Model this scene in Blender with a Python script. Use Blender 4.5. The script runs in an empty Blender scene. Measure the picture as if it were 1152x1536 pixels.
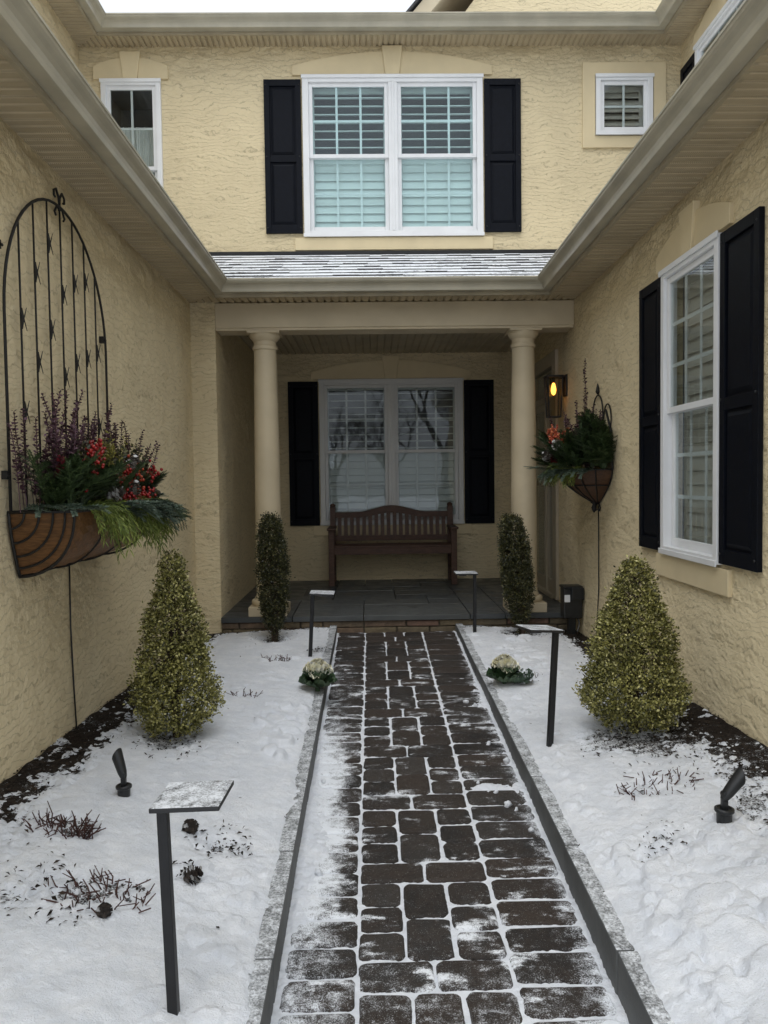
import bpy, math, random
import numpy as np
from mathutils import Matrix, Vector

random.seed(7)
rng = np.random.default_rng(11)
R = math.radians

# ------------------------------------------------------------------ camera
sc = bpy.context.scene
COL = sc.collection
cam_d = bpy.data.cameras.new('camera')
cam = bpy.data.objects.new('camera', cam_d)
COL.objects.link(cam)
cam_d.sensor_fit = 'VERTICAL'
cam_d.sensor_height = 36.0
cam_d.lens = 1154.0 / 1536.0 * 36.0
cam_d.clip_end = 400
cam_d.clip_start = 0.05
_v = Vector((-20, 48, -1154)).normalized()
_x = Vector((1, 0.013, 0)); _x = (_x - _v * _x.dot(_v)).normalized()
_z = _x.cross(_v)
_m = Matrix((_x, _v, _z))            # rows: world axes in camera space
cam.matrix_world = Matrix.Translation((0, 0, 1.32)) @ _m.to_4x4()
sc.camera = cam

# ------------------------------------------------------------------ light
SUN_EL, SUN_AZ = R(66), R(196)       # overcast: broad soft sun from behind the camera
w = bpy.data.worlds.new('World'); sc.world = w; w.use_nodes = True
nt = w.node_tree; nt.nodes.clear()
sky = nt.nodes.new('ShaderNodeTexSky'); sky.sky_type = 'NISHITA'; sky.sun_disc = False
sky.sun_elevation = SUN_EL; sky.sun_rotation = SUN_AZ
sky.air_density = 1.0; sky.dust_density = 4.0; sky.ozone_density = 1.0
hs = nt.nodes.new('ShaderNodeHueSaturation'); hs.inputs['Saturation'].default_value = 0.22
bg = nt.nodes.new('ShaderNodeBackground'); bg.inputs[1].default_value = 0.15
wo = nt.nodes.new('ShaderNodeOutputWorld')
# high overcast: a pale even cloud deck thinly veils the sky
mx = nt.nodes.new('ShaderNodeMix'); mx.data_type = 'RGBA'; mx.inputs[0].default_value = 0.66
gm = nt.nodes.new('ShaderNodeTexCoord'); sx_ = nt.nodes.new('ShaderNodeSeparateXYZ'); nt.links.new(gm.outputs['Generated'], sx_.inputs[0])
mr = nt.nodes.new('ShaderNodeMapRange'); nt.links.new(sx_.outputs[2], mr.inputs[0])          # overcast sky: brighter overhead than at the horizon
for _i, _q in enumerate((0., 1., .70, 1.35)): mr.inputs[1 + _i].default_value = _q
vm = nt.nodes.new('ShaderNodeVectorMath'); vm.operation = 'SCALE'; vm.inputs[0].default_value = (5.9, 6.35, 6.9)
nt.links.new(mr.outputs[0], vm.inputs['Scale']); nt.links.new(vm.outputs[0], mx.inputs[7])
nt.links.new(sky.outputs[0], hs.inputs['Color']); nt.links.new(hs.outputs[0], mx.inputs[6]); nt.links.new(mx.outputs[2], bg.inputs[0]); nt.links.new(bg.outputs[0], wo.inputs[0])
sun_d = bpy.data.lights.new('sun', 'SUN'); sun_d.energy = 0.5; sun_d.angle = R(40); sun_d.color = (1, .97, .92)
sun = bpy.data.objects.new('sun', sun_d); COL.objects.link(sun)
_d = Vector((math.sin(SUN_AZ) * math.cos(SUN_EL), math.cos(SUN_AZ) * math.cos(SUN_EL), math.sin(SUN_EL)))
sun.rotation_euler = (-_d).to_track_quat('-Z', 'Y').to_euler()
sun.location = (0, -6, 12)
vs = sc.view_settings
vs.view_transform = 'Standard'; vs.look = 'None'; vs.exposure = 0.48; vs.gamma = 1.0
try: sc.cycles.max_bounces = 8; sc.cycles.transparent_max_bounces = 24; sc.cycles.use_denoising = True
except Exception: pass

# ------------------------------------------------------------------ noise
def _hash(ix, iy, s):
    n = (ix.astype(np.int64) * 374761393 + iy.astype(np.int64) * 668265263 + s * 974634541) & 0x7fffffff
    n = ((n ^ (n >> 13)) * 1274126177) & 0x7fffffff
    n = ((n ^ (n >> 16)) * 2246822519) & 0x7fffffff
    return (n & 0xffff) / 65535.0
def vnoise(x, y, s=0):
    x = np.asarray(x, float); y = np.asarray(y, float)
    ix = np.floor(x); iy = np.floor(y); fx = x - ix; fy = y - iy
    fx = fx * fx * (3 - 2 * fx); fy = fy * fy * (3 - 2 * fy)
    a = _hash(ix, iy, s); b = _hash(ix + 1, iy, s); c = _hash(ix, iy + 1, s); d = _hash(ix + 1, iy + 1, s)
    return a + (b - a) * fx + (c - a) * fy + (a - b - c + d) * fx * fy
def fbm(x, y, s=0, o=4):
    t = 0; a = .5
    for i in range(o):
        t = t + a * (vnoise(x * 2 ** i, y * 2 ** i, s + i * 17) * 2 - 1); a *= .5
    return t
def sstep(a, b, x):
    t = np.clip((x - a) / (b - a), 0, 1); return t * t * (3 - 2 * t)

# ------------------------------------------------------------------ materials
class NT:
    def __init__(s, name):
        s.m = bpy.data.materials.new(name); s.m.use_nodes = True; s.t = s.m.node_tree
        s.t.nodes.clear(); s.out = s.n('OutputMaterial')
    def n(s, kind, **k):
        o = s.t.nodes.new('ShaderNode' + kind)
        for a, b in k.items(): setattr(o, a, b)
        return o
    def put(s, sock, v):
        if hasattr(v, 'is_linked') or isinstance(v, bpy.types.NodeSocket): s.t.links.new(v, sock)
        elif isinstance(v, (tuple, list)) and len(v) == 3 and sock.type == 'RGBA': sock.default_value = (*v, 1)
        else: sock.default_value = v
    def pos(s): return s.n('TexCoord').outputs['Object']
    def map(s, v, scale=(1, 1, 1), loc=(0, 0, 0), rot=(0, 0, 0)):
        m = s.n('Mapping'); s.put(m.inputs[0], v); m.inputs['Scale'].default_value = scale; m.inputs['Location'].default_value = loc
        m.inputs['Rotation'].default_value = rot
        return m.outputs[0]
    def noise(s, v, scale, detail=3, rough=.55, dist=0):
        m = s.n('TexNoise'); s.put(m.inputs['Vector'], v); m.inputs['Scale'].default_value = scale
        m.inputs['Detail'].default_value = detail; m.inputs['Roughness'].default_value = rough; m.inputs['Distortion'].default_value = dist
        return m.outputs[0]
    def math(s, op, a, b=0.0, c=None):
        m = s.n('Math', operation=op); s.put(m.inputs[0], a); s.put(m.inputs[1], b)
        if c is not None: s.put(m.inputs[2], c)
        return m.outputs[0]
    def ramp(s, f, stops):
        m = s.n('ValToRGB'); s.put(m.inputs[0], f); e = m.color_ramp.elements
        while len(e) < len(stops): e.new(.5)
        for q, (p, c) in zip(e, stops):
            q.position = p; q.color = (*c, 1) if isinstance(c, (tuple, list)) else (c, c, c, 1)
        return m.outputs[0]
    def range(s, v, a, b, c=0., d=1.):
        m = s.n('MapRange', interpolation_type='SMOOTHSTEP'); s.put(m.inputs[0], v)
        for i, q in enumerate((a, b, c, d)): m.inputs[1 + i].default_value = q
        return m.outputs[0]
    def mix(s, f, a, b):
        m = s.n('Mix', data_type='RGBA'); s.put(m.inputs[0], f); s.put(m.inputs[6], a); s.put(m.inputs[7], b); return m.outputs[2]
    def bump(s, h, strength=.5, dist=.01, prev=None):
        m = s.n('Bump'); m.inputs['Strength'].default_value = strength; m.inputs['Distance'].default_value = dist
        s.put(m.inputs['Height'], h)
        if prev is not None: s.put(m.inputs['Normal'], prev)
        return m.outputs[0]
    def bsdf(s, col, rough=.6, normal=None, spec=.5, metal=0., **k):
        p = s.n('BsdfPrincipled'); s.put(p.inputs['Base Color'], col); s.put(p.inputs['Roughness'], rough)
        p.inputs['Specular IOR Level'].default_value = spec; p.inputs['Metallic'].default_value = metal
        for a, b in k.items(): p.inputs[a.replace('_', ' ')].default_value = b
        if normal is not None: s.put(p.inputs['Normal'], normal)
        s.t.links.new(p.outputs[0], s.out.inputs[0]); return p
    def upz(s):
        g = s.n('NewGeometry'); x = s.n('SeparateXYZ'); s.put(x.inputs[0], g.outputs['Normal']); return x.outputs[2]
    def island(s): return s.n('NewGeometry').outputs['Random Per Island']

SNOWC = (.78, .81, .85)
def m_simple(name, col, rough=.6, var=.15, scale=6, spec=.5, bs=0, bscale=80, metal=0.):
    t = NT(name); p = t.pos(); n = t.noise(p, scale, 4)
    c = t.mix(t.range(n, .3, .7), tuple(x * (1 - var) for x in col), tuple(min(1, x * (1 + var)) for x in col))
    nm = t.bump(t.noise(p, bscale, 3), bs, .004) if bs else None
    t.bsdf(c, rough, nm, spec, metal); return t.m
def m_stucco(name, col, relief=1.0):
    t = NT(name); p = t.pos()
    x = t.n('SeparateXYZ'); t.put(x.inputs[0], p)
    gate = t.range(t.noise(t.map(p, (.7, .7, 1.2)), 8, 3, .6), .34, .50)                # trowel laps come and go
    def laps(freq, amp, loc, ns):
        wob = t.math('ADD', t.math('MULTIPLY', t.noise(t.map(p, (.55, .55, 1), loc), ns, 3, .55), amp), t.math('MULTIPLY', t.noise(p, 30, 3, .6), .9))
        f = t.math('FRACT', t.math('ADD', t.math('MULTIPLY', x.outputs[2], freq), wob))
        line = t.math('SUBTRACT', 1, t.range(t.math('MINIMUM', f, t.math('MULTIPLY', t.math('SUBTRACT', 1, f), 1.0)), 0.0, .10))
        return f, line
    f1, l1 = laps(22., 6.0, (0, 0, 0), 5.5)
    f2, l2 = laps(34., 7.0, (5, 3, 2), 7.5)
    g2 = t.math('SUBTRACT', 1, gate)
    h = t.math('ADD', t.math('MULTIPLY', t.math('SUBTRACT', 1, f1), t.math('MULTIPLY', gate, .9)), t.math('MULTIPLY', t.math('SUBTRACT', 1, f2), t.math('MULTIPLY', g2, .5)))
    h = t.math('ADD', h, t.math('MULTIPLY', t.noise(p, 75, 4, .65), .35))
    crease = t.math('SUBTRACT', 1, t.math('ADD', t.math('MULTIPLY', l1, gate), t.math('MULTIPLY', t.math('MULTIPLY', l2, g2), .7)))
    big = t.noise(p, .9, 4, .6)
    c = t.mix(t.range(big, .3, .7), tuple(x * .93 for x in col), tuple(x * 1.05 for x in col))
    streak = t.range(t.noise(t.map(p, (3, 3, .25)), 1.6, 4, .6), .55, .8)
    c = t.mix(t.math('MULTIPLY', streak, .25), c, tuple(x * .72 for x in col))
    c = t.mix(t.math('MULTIPLY', t.math('SUBTRACT', 1, crease), .72), c, tuple(x * .62 for x in col))  # shade under the lap edges, painted into the colour
    t.bsdf(c, .85, t.bump(h, 1.0 * relief, .014), .25); return t.m
def m_snow(name):
    t = NT(name); p = t.pos()
    h = t.math('ADD', t.math('MULTIPLY', t.noise(p, 170, 3, .75), .55), t.noise(p, 42, 5, .7))
    g = t.noise(p, 9, 5, .7)
    c = t.mix(t.range(g, .35, .75), (.70, .73, .78), (.82, .84, .875))
    sp = t.range(t.noise(p, 190, 2, .6), .66, .72)
    patch = t.range(t.noise(p, 2.6, 5, .65), .5, .68)
    c = t.mix(t.math('MULTIPLY', sp, patch), c, (.10, .08, .06))
    pr = t.bsdf(c, .55, t.bump(h, .9, .010), .35)
    return t.m
def dust(t, col, amount_sock, p, fine=150, lo=.47, hi=.60):
    """snow dusting mixed over a colour: amount (0..1) + grain"""
    g = t.math('ADD', t.math('MULTIPLY', t.noise(p, fine, 3, .7), .55), t.math('MULTIPLY', t.noise(p, 21, 5, .7), .55))
    f = t.range(t.math('ADD', g, amount_sock), lo + .5, hi + .5)
    return t.mix(f, col, SNOWC), f
def m_paver():
    t = NT('paver_concrete'); p = t.pos(); r = t.island()
    base = t.ramp(r, [(0, (.014, .013, .0125)), (.3, (.026, .022, .019)), (.55, (.039, .029, .023)), (.8, (.022, .0205, .0195)), (1, (.041, .036, .032))])
    c = t.mix(t.range(t.noise(p, 14, 5, .7), .35, .7), base, t.mix(.5, base, (.052, .039, .030)))
    c = t.mix(t.range(t.noise(p, 95, 4, .7), .52, .7), c, (.012, .010, .009))
    x = t.n('SeparateXYZ'); t.put(x.inputs[0], p); X_, Y_ = x.outputs[0], x.outputs[1]
    wob = t.math('MULTIPLY', t.math('SUBTRACT', t.noise(p, 9, 4, .65), .5), .22)
    lf = t.math('MULTIPLY', t.range(t.math('ADD', X_, wob), -.04, -.24), t.math('ADD', .10, t.math('MULTIPLY', t.math('MULTIPLY', t.range(Y_, 4.7, 3.9), t.range(Y_, 2.35, 2.75)), .24)))
    rt = t.math('MULTIPLY', t.range(t.math('ADD', X_, wob), .60, .76), .26)
    nr = t.math('MULTIPLY', t.range(Y_, 2.6, 2.2), .10)
    st = t.math('MULTIPLY', t.range(t.noise(t.map(p, (1.6, 4.2, 1)), 2.6, 4, .65), .50, .74), .30)
    a = t.math('ADD', t.math('ADD', lf, rt), t.math('ADD', nr, t.math('SUBTRACT', st, .215)))
    a = t.math('SUBTRACT', a, t.math('MULTIPLY', t.range(Y_, 5.2, 6.4), .10))
    c, f = dust(t, c, t.math('ADD', a, .5), p, 230, .42, .68)
    fl = t.range(t.noise(p, 330, 2, .5), .68, .72)
    c = t.mix(t.math('MULTIPLY', fl, .8), c, (.5, .52, .55))
    rough = t.range(t.noise(p, 7, 3), .3, .7, .55, .85)
    t.bsdf(c, rough, t.bump(t.noise(p, 130, 5, .7), .8, .005), .3); return t.m
def m_dusted(name, col, rough, amt, fine=150, bs=.3, up=(.55, .9), spec=.5, lo=.40, hi=.68):
    t = NT(name); p = t.pos()
    c = t.mix(t.range(t.noise(p, 5, 5, .65), .3, .7), tuple(x * .8 for x in col), tuple(x * 1.2 for x in col))
    u = t.range(t.upz(), *up)
    a = t.math('SUBTRACT', t.math('MULTIPLY', u, 1 + amt), 1.0)
    c, f = dust(t, c, a, p, fine, lo - .5, hi - .5)
    t.bsdf(c, t.math('ADD', rough, t.math('MULTIPLY', f, .3)) if False else rough, t.bump(t.noise(p, 90, 4, .65), bs, .004), spec); return t.m
def m_leaf(name, stops, rough=.5, spec=.4, trans=.0):
    t = NT(name); r = t.island(); c = t.ramp(r, stops)
    n = t.noise(t.pos(), 3.5, 3)
    c = t.mix(t.range(n, .35, .65, 0, .35), c, t.mix(.5, c, stops[0][1]))
    t.bsdf(c, rough, None, spec); return t.m
def m_glass(name, tint):
    t = NT(name)
    tr = t.n('BsdfTransparent'); tr.inputs[0].default_value = (*tint, 1)
    gl = t.n('BsdfGlossy'); gl.inputs['Roughness'].default_value = .012; gl.inputs['Color'].default_value = (.95, .97, 1, 1)
    p = t.pos(); nb = t.bump(t.noise(p, 2.2, 2), .05, .02); t.put(gl.inputs['Normal'], nb)
    g = t.n('NewGeometry'); dt = t.n('VectorMath', operation='DOT_PRODUCT'); t.put(dt.inputs[0], g.outputs['Incoming']); t.put(dt.inputs[1], g.outputs['Normal'])
    fr = t.math('ADD', .034, t.math('MULTIPLY', t.math('POWER', t.math('SUBTRACT', 1.0, t.math('ABSOLUTE', dt.outputs['Value'])), 4.5), .9))
    mx = t.n('MixShader'); t.put(mx.inputs[0], fr); t.put(mx.inputs[1], tr.outputs[0]); t.put(mx.inputs[2], gl.outputs[0])
    t.t.links.new(mx.outputs[0], t.out.inputs[0]); return t.m
def m_soffit(name, col, perf=True):
    t = NT(name); p = t.pos(); x = t.n('SeparateXYZ'); t.put(x.inputs[0], p)
    c = t.mix(t.range(t.noise(p, 2.5, 5, .6), .3, .7), tuple(v * .86 for v in col), tuple(v * 1.1 for v in col))
    st = t.range(t.noise(p, 30, 4, .7), .66, .74); c = t.mix(t.math('MULTIPLY', st, .5), c, tuple(v * .45 for v in col))
    nm = None
    if perf:
        k = 2 * math.pi / .019
        sx = t.math('SINE', t.math('MULTIPLY', t.math('ADD', x.outputs[0], x.outputs[1]), k))
        sy = t.math('SINE', t.math('MULTIPLY', t.math('SUBTRACT', x.outputs[0], x.outputs[1]), k))
        hole = t.range(t.math('MULTIPLY', sx, sy), .15, .5)
        c = t.mix(t.math('MULTIPLY', hole, .6), c, tuple(v * .25 for v in col))
    t.bsdf(c, .55, nm, .35); return t.m
def m_shingle():
    t = NT('snowy_shingle'); p = t.pos()
    c = t.mix(t.range(t.noise(p, 40, 3), .3, .7), (.035, .035, .038), (.075, .072, .07))
    u = t.range(t.upz(), .4, .8)
    big = t.noise(t.map(p, (.8, 5, 5)), 1.8, 5, .7)
    a = t.math('SUBTRACT', t.math('MULTIPLY', u, t.math('ADD', 1.10, big)), 1.0)
    c, f = dust(t, c, a, p, 70); t.bsdf(c, .75, t.bump(t.noise(p, 120, 3), .5, .004), .3); return t.m
def m_emit(name, col, strength):
    t = NT(name); e = t.n('Emission'); e.inputs[0].default_value = (*col, 1); e.inputs[1].default_value = strength
    t.t.links.new(e.outputs[0], t.out.inputs[0]); return t.m
def m_wood(name, col):
    t = NT(name); p = t.pos(); n = t.noise(t.map(p, (2, 14, 14)), 6, 5, .6, 1)
    c = t.mix(t.range(n, .3, .7), tuple(x * .6 for x in col), tuple(x * 1.35 for x in col))
    t.bsdf(c, .55, t.bump(n, .25, .004), .4); return t.m
def m_bluestone(name, col):
    t = NT(name); p = t.pos(); r = t.island()
    c = t.ramp(r, [(0, tuple(x * .75 for x in col)), (.5, col), (1, (col[0] * 1.25, col[1] * 1.2, col[2] * 1.1))])
    n = t.noise(p, 5, 6, .65, .4); c = t.mix(t.range(n, .3, .72), t.mix(.35, c, (.02, .022, .024)), c)
    t.bsdf(c, t.range(n, .3, .7, .28, .55), t.bump(n, .3, .008), .5); return t.m
def m_fieldstone():
    t = NT('stone_veneer'); p = t.pos(); r = t.island()
    c = t.ramp(r, [(0, (.15, .12, .08)), (.4, (.23, .18, .11)), (.7, (.20, .12, .09)), (1, (.27, .22, .15))])
    n = t.noise(p, 12, 6, .7); c = t.mix(t.range(n, .35, .7), t.mix(.5, c, (.05, .045, .035)), c)
    t.bsdf(c, .8, t.bump(n, .8, .02), .3); return t.m

STU = (.705, .595, .385)
M = {}
M['stucco'] = m_stucco('tan_stucco', STU)
M['trim'] = m_simple('smooth_stucco', (.68, .57, .365), .8, .05, 3, .25, .12, 150)
M['paint'] = m_simple('cream_paint', (.555, .47, .325), .5, .06, 3, .4, .05, 40)
M['soffit'] = m_soffit('vinyl_soffit', (.50, .415, .275))
M['soffit_plain'] = m_soffit('plain_vinyl', (.46, .39, .27), False)
M['gutter'] = m_simple('aluminium_gutter', (.415, .38, .29), .33, .10, 5, .6)
M['fascia'] = m_simple('fascia_metal', (.36, .31, .215), .5, .12, 5, .4)
M['white'] = m_simple('white_vinyl', (.78, .79, .80), .38, .03, 5, .5)
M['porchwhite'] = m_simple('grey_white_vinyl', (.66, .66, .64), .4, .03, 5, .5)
M['cream'] = m_simple('cream_trim', (.40, .35, .26), .45, .05, 5, .45)
M['black'] = m_simple('black_shutter', (.0030, .0042, .0080), .55, .2, 30, .14, .08, 60)
M['metal'] = m_simple('black_metal', (.010, .010, .011), .45, .2, 20, .4)
M['plastic'] = m_simple('black_plastic', (.012, .013, .014), .4, .2, 20, .5)
M['iron'] = m_simple('wrought_iron', (.012, .011, .010), .6, .3, 40, .4)
M['glass'] = m_glass('window_glass', (.88, .91, .905))
M['lowe'] = m_glass('low_e_glass', (.87, .945, .945))
M['louver'] = m_simple('louver', (.78, .80, .79), .45, .03, 3)
M['louver_tan'] = m_simple('tan_louver', (.62, .58, .52), .5, .05, 3)
M['room'] = m_simple('dark_room', (.15, .155, .17), .9, .2, 2)
M['curtain'] = m_simple('lace_curtain', (.75, .75, .72), .9, .05, 10)
M['snow'] = m_snow('snow')
def m_mulch():
    t = NT('dark_mulch'); p = t.pos(); c = t.mix(t.range(t.noise(p, 60, 4, .7), .35, .65), (.009, .007, .006), (.036, .027, .020))
    a = t.n('Attribute', attribute_name='dust').outputs['Fac']
    c, f = dust(t, c, t.math('ADD', a, .5), p, 150, .50, .66)
    t.bsdf(c, .9, t.bump(t.noise(p, 60, 4, .7), 1, .012), .2); return t.m
M['soil'] = m_mulch()
M['chip'] = m_leaf('mulch_chip', [(0, (.010, .008, .006)), (.6, (.026, .019, .014)), (1, (.06, .042, .03))], .85, .2)
M['paver'] = m_paver()
M['kerb'] = m_dusted('kerb_concrete', (.105, .11, .11), .7, .0, 120, .35, lo=.40, hi=.76)
M['lamphead'] = m_dusted('snowy_black_metal', (.012, .012, .013), .4, .03, 190, .1)
M['shingle'] = m_shingle()
M['blue'] = m_bluestone('bluestone', (.075, .082, .085))
M['veneer'] = m_fieldstone()
M['mortar'] = m_simple('mortar', (.10, .085, .06), .9, .2, 30)
M['wood'] = m_wood('brown_teak', (.088, .046, .030))
M['coir'] = m_wood('coir_liner', (.15, .070, .024))
M['coir_shaded'] = m_wood('shaded_coir_liner', (.070, .032, .013))  # darker copy of the coir: shade from foliage and frame put into its colour
M['boxwood'] = m_leaf('boxwood_leaf', [(0, (.028, .030, .008)), (.25, (.10, .098, .022)), (.58, (.225, .215, .052)), (.85, (.40, .375, .12)), (1, (.60, .55, .25))], .42, .5)
M['slimleaf'] = m_leaf('dark_box_leaf', [(0, (.011, .014, .005)), (.5, (.036, .040, .012)), (.85, (.085, .085, .026)), (1, (.18, .165, .06))], .4, .5)
M['twig'] = m_simple('twig_bark', (.05, .033, .022), .85, .3, 30)
M['redtwig'] = m_simple('red_brown_stick', (.055, .022, .017), .75, .35, 30)
M['fir'] = m_leaf('fir_needle', [(0, (.014, .027, .010)), (.6, (.042, .072, .024)), (1, (.085, .13, .045))], .5, .4)
M['silverfir'] = m_leaf('noble_fir_needle', [(0, (.05, .08, .055)), (.6, (.12, .17, .125)), (1, (.25, .30, .24))], .5, .4)
M['cedar'] = m_leaf('cedar_frond', [(0, (.05, .075, .012)), (.6, (.15, .20, .032)), (1, (.30, .34, .08))], .5, .4)
M['purple'] = m_leaf('purple_eucalyptus', [(0, (.028, .011, .017)), (.6, (.085, .038, .050)), (1, (.20, .12, .15))], .55, .3)
M['gold'] = m_leaf('gold_leaf', [(0, (.12, .11, .02)), (1, (.40, .36, .09))], .5, .4)
M['berry'] = m_leaf('red_berry', [(0, (.16, .006, .008)), (1, (.42, .022, .018))], .25, .5)
M['orange'] = m_leaf('orange_berry', [(0, (.30, .03, .015)), (.7, (.50, .09, .03)), (1, (.72, .30, .12))], .3, .5)
M['velvet'] = m_leaf('dark_red_bloom', [(0, (.05, .004, .008)), (1, (.15, .010, .016))], .7, .3)
M['cone'] = m_leaf('frosted_cone_scale', [(0, (.04, .03, .025)), (.55, (.14, .12, .10)), (.7, (.5, .48, .46)), (1, (.72, .72, .71))], .7, .3)
M['browncone'] = m_leaf('brown_cone_scale', [(0, (.012, .010, .009)), (.75, (.055, .042, .034)), (.85, (.25, .24, .23)), (1, (.5, .5, .5))], .8, .3)
M['cream_petal'] = m_leaf('cream_leaf', [(0, (.80, .74, .46)), (.5, (.90, .87, .68)), (1, (.94, .93, .85))], .5, .35)
M['kale'] = m_leaf('kale_leaf', [(0, (.014, .032, .013)), (.7, (.04, .08, .032)), (1, (.12, .17, .10))], .5, .4)
M['frostkale'] = m_dusted('frosted_kale', (.05, .085, .05), .6, .42, 160, .1, (.0, .6))
M['bark'] = m_simple('grey_bark', (.06, .05, .042), .9, .3, 20)
M['bulb'] = m_emit('lit_bulb', (1.0, .44, .075), 3.8)
M['lampglass'] = m_glass('seedy_glass', (.80, .72, .58))
M['siding'] = m_simple('grey_siding', (.22, .20, .18), .8, .1, 3)

# ------------------------------------------------------------------ mesh helpers
class MB:
    def __init__(s): s.v = []; s.f = []
    def add(s, vs_, fs):
        o = len(s.v); s.v += [tuple(p) for p in vs_]; s.f += [tuple(i + o for i in f) for f in fs]
    def box(s, x0, x1, y0, y1, z0, z1):
        s.add([(x0, y0, z0), (x1, y0, z0), (x1, y1, z0), (x0, y1, z0), (x0, y0, z1), (x1, y0, z1), (x1, y1, z1), (x0, y1, z1)],
              [(0, 3, 2, 1), (4, 5, 6, 7), (0, 1, 5, 4), (1, 2, 6, 5), (2, 3, 7, 6), (3, 0, 4, 7)])
    def obox(s, c, ax, ay, az, hx, hy, hz):
        c = Vector(c); P = []
        for k in (-1, 1):
            for i, j in ((-1, -1), (1, -1), (1, 1), (-1, 1)):
                P.append(c + ax * (hx * i) + ay * (hy * j) + az * (hz * k))
        s.add(P, [(0, 3, 2, 1), (4, 5, 6, 7), (0, 1, 5, 4), (1, 2, 6, 5), (2, 3, 7, 6), (3, 0, 4, 7)])
    def quad(s, a, b, c, d): s.add([a, b, c, d], [(0, 1, 2, 3)])
    def prism(s, pts, d):
        """closed polygon pts (3-D), pushed along d"""
        n = len(pts); q = [tuple(Vector(p) + Vector(d)) for p in pts]
        s.add(list(pts) + q, [tuple(range(n))[::-1], tuple(range(n, 2 * n))] + [(i, (i + 1) % n, n + (i + 1) % n, n + i) for i in range(n)])
    def tube(s, pts, r, n=6, closed=False):
        pts = [Vector(p) for p in pts]; k = len(pts)
        rr = r if isinstance(r, (list, tuple)) else [r] * k
        up = None; rings = []
        for i in range(k):
            a = pts[i - 1] if (i or closed) else pts[0]; b = pts[(i + 1) % k] if (i < k - 1 or closed) else pts[-1]
            t = (b - a)
            t = t.normalized() if t.length > 1e-9 else Vector((0, 0, 1))
            if up is None: up = t.orthogonal().normalized()
            up = (up - t * up.dot(t)); up = up.normalized() if up.length > 1e-6 else t.orthogonal().normalized()
            sd = t.cross(up)
            rings.append([pts[i] + (up * math.cos(2 * math.pi * j / n) + sd * math.sin(2 * math.pi * j / n)) * rr[i] for j in range(n)])
        V = [p for g in rings for p in g]; F = []
        for i in range(k if closed else k - 1):
            o, q = i * n, ((i + 1) % k) * n
            F += [(o + j, o + (j + 1) % n, q + (j + 1) % n, q + j) for j in range(n)]
        if not closed: F += [tuple(range(n))[::-1], tuple(range((k - 1) * n, k * n))]
        s.add(V, F)
    def lathe(s, prof, c=(0, 0, 0), n=24, axis=None):
        c = Vector(c); az = Vector(axis).normalized() if axis else Vector((0, 0, 1))
        ax = az.orthogonal().normalized() if axis else Vector((1, 0, 0)); ay = az.cross(ax)
        V = []; F = []; k = len(prof)
        for r, z in prof:
            for j in range(n):
                a = 2 * math.pi * j / n; V.append(c + ax * (r * math.cos(a)) + ay * (r * math.sin(a)) + az * z)
        for i in range(k - 1):
            F += [(i * n + j, i * n + (j + 1) % n, (i + 1) * n + (j + 1) % n, (i + 1) * n + j) for j in range(n)]
        F += [tuple(range(n))[::-1], tuple(range((k - 1) * n, k * n))]
        s.add(V, F)
    def ball(s, c, r, n=6, m=4):
        prof = [(r * math.sin(math.pi * (i + .001) / m) + 1e-5, -r * math.cos(math.pi * i / m)) for i in range(m + 1)]
        s.lathe(prof, c, n)
    def leaf(s, c, d, nrm, L, W, fold=.15):
        c = Vector(c); d = Vector(d).normalized(); sd = d.cross(Vector(nrm)); sd = sd.normalized() if sd.length > 1e-5 else d.orthogonal().normalized()
        n = sd.cross(d)
        s.add([c, c + d * L * .5 + sd * W * .5 + n * W * fold, c + d * L, c + d * L * .5 - sd * W * .5 + n * W * fold], [(0, 1, 2), (0, 2, 3)])
    def build(s, name, mat, parent=None, smooth=False, bevel=0, seg=2, loc=None):
        me = bpy.data.meshes.new(name); me.from_pydata([tuple(p) for p in s.v], [], s.f)
        me.materials.append(M[mat] if isinstance(mat, str) else mat)
        if smooth: me.polygons.foreach_set('use_smooth', [True] * len(me.polygons))
        me.update()
        o = bpy.data.objects.new(name, me); COL.objects.link(o)
        if loc: o.location = loc
        if parent is not None: attach(o, parent)
        if bevel:
            b = o.modifiers.new('bevel', 'BEVEL'); b.width = bevel; b.segments = seg; b.limit_method = 'ANGLE'; b.angle_limit = R(40)
        return o
def world(o):
    return world(o.parent) @ o.matrix_parent_inverse @ o.matrix_basis if o.parent else o.matrix_basis.copy()
def attach(o, p):
    o.parent = p; o.matrix_parent_inverse = world(p).inverted()
def empty(name, loc=(0, 0, 0), rz=0.0):
    o = bpy.data.objects.new(name, None); COL.objects.link(o); o.location = loc; o.rotation_euler = (0, 0, rz); o.empty_display_size = .1
    return o
def tag(o, label=None, cat=None, group=None, kind=None):
    if label: o['label'] = label
    if cat: o['category'] = cat
    if group: o['group'] = group
    if kind: o['kind'] = kind
    return o
def kids(o): return [c for c in bpy.data.objects if c.parent == o]
def copy_tree(o, parent=None):
    c = o.copy(); COL.objects.link(c)
    if parent is not None: c.parent = parent
    for ch in kids(o): copy_tree(ch, c)
    return c
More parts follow.
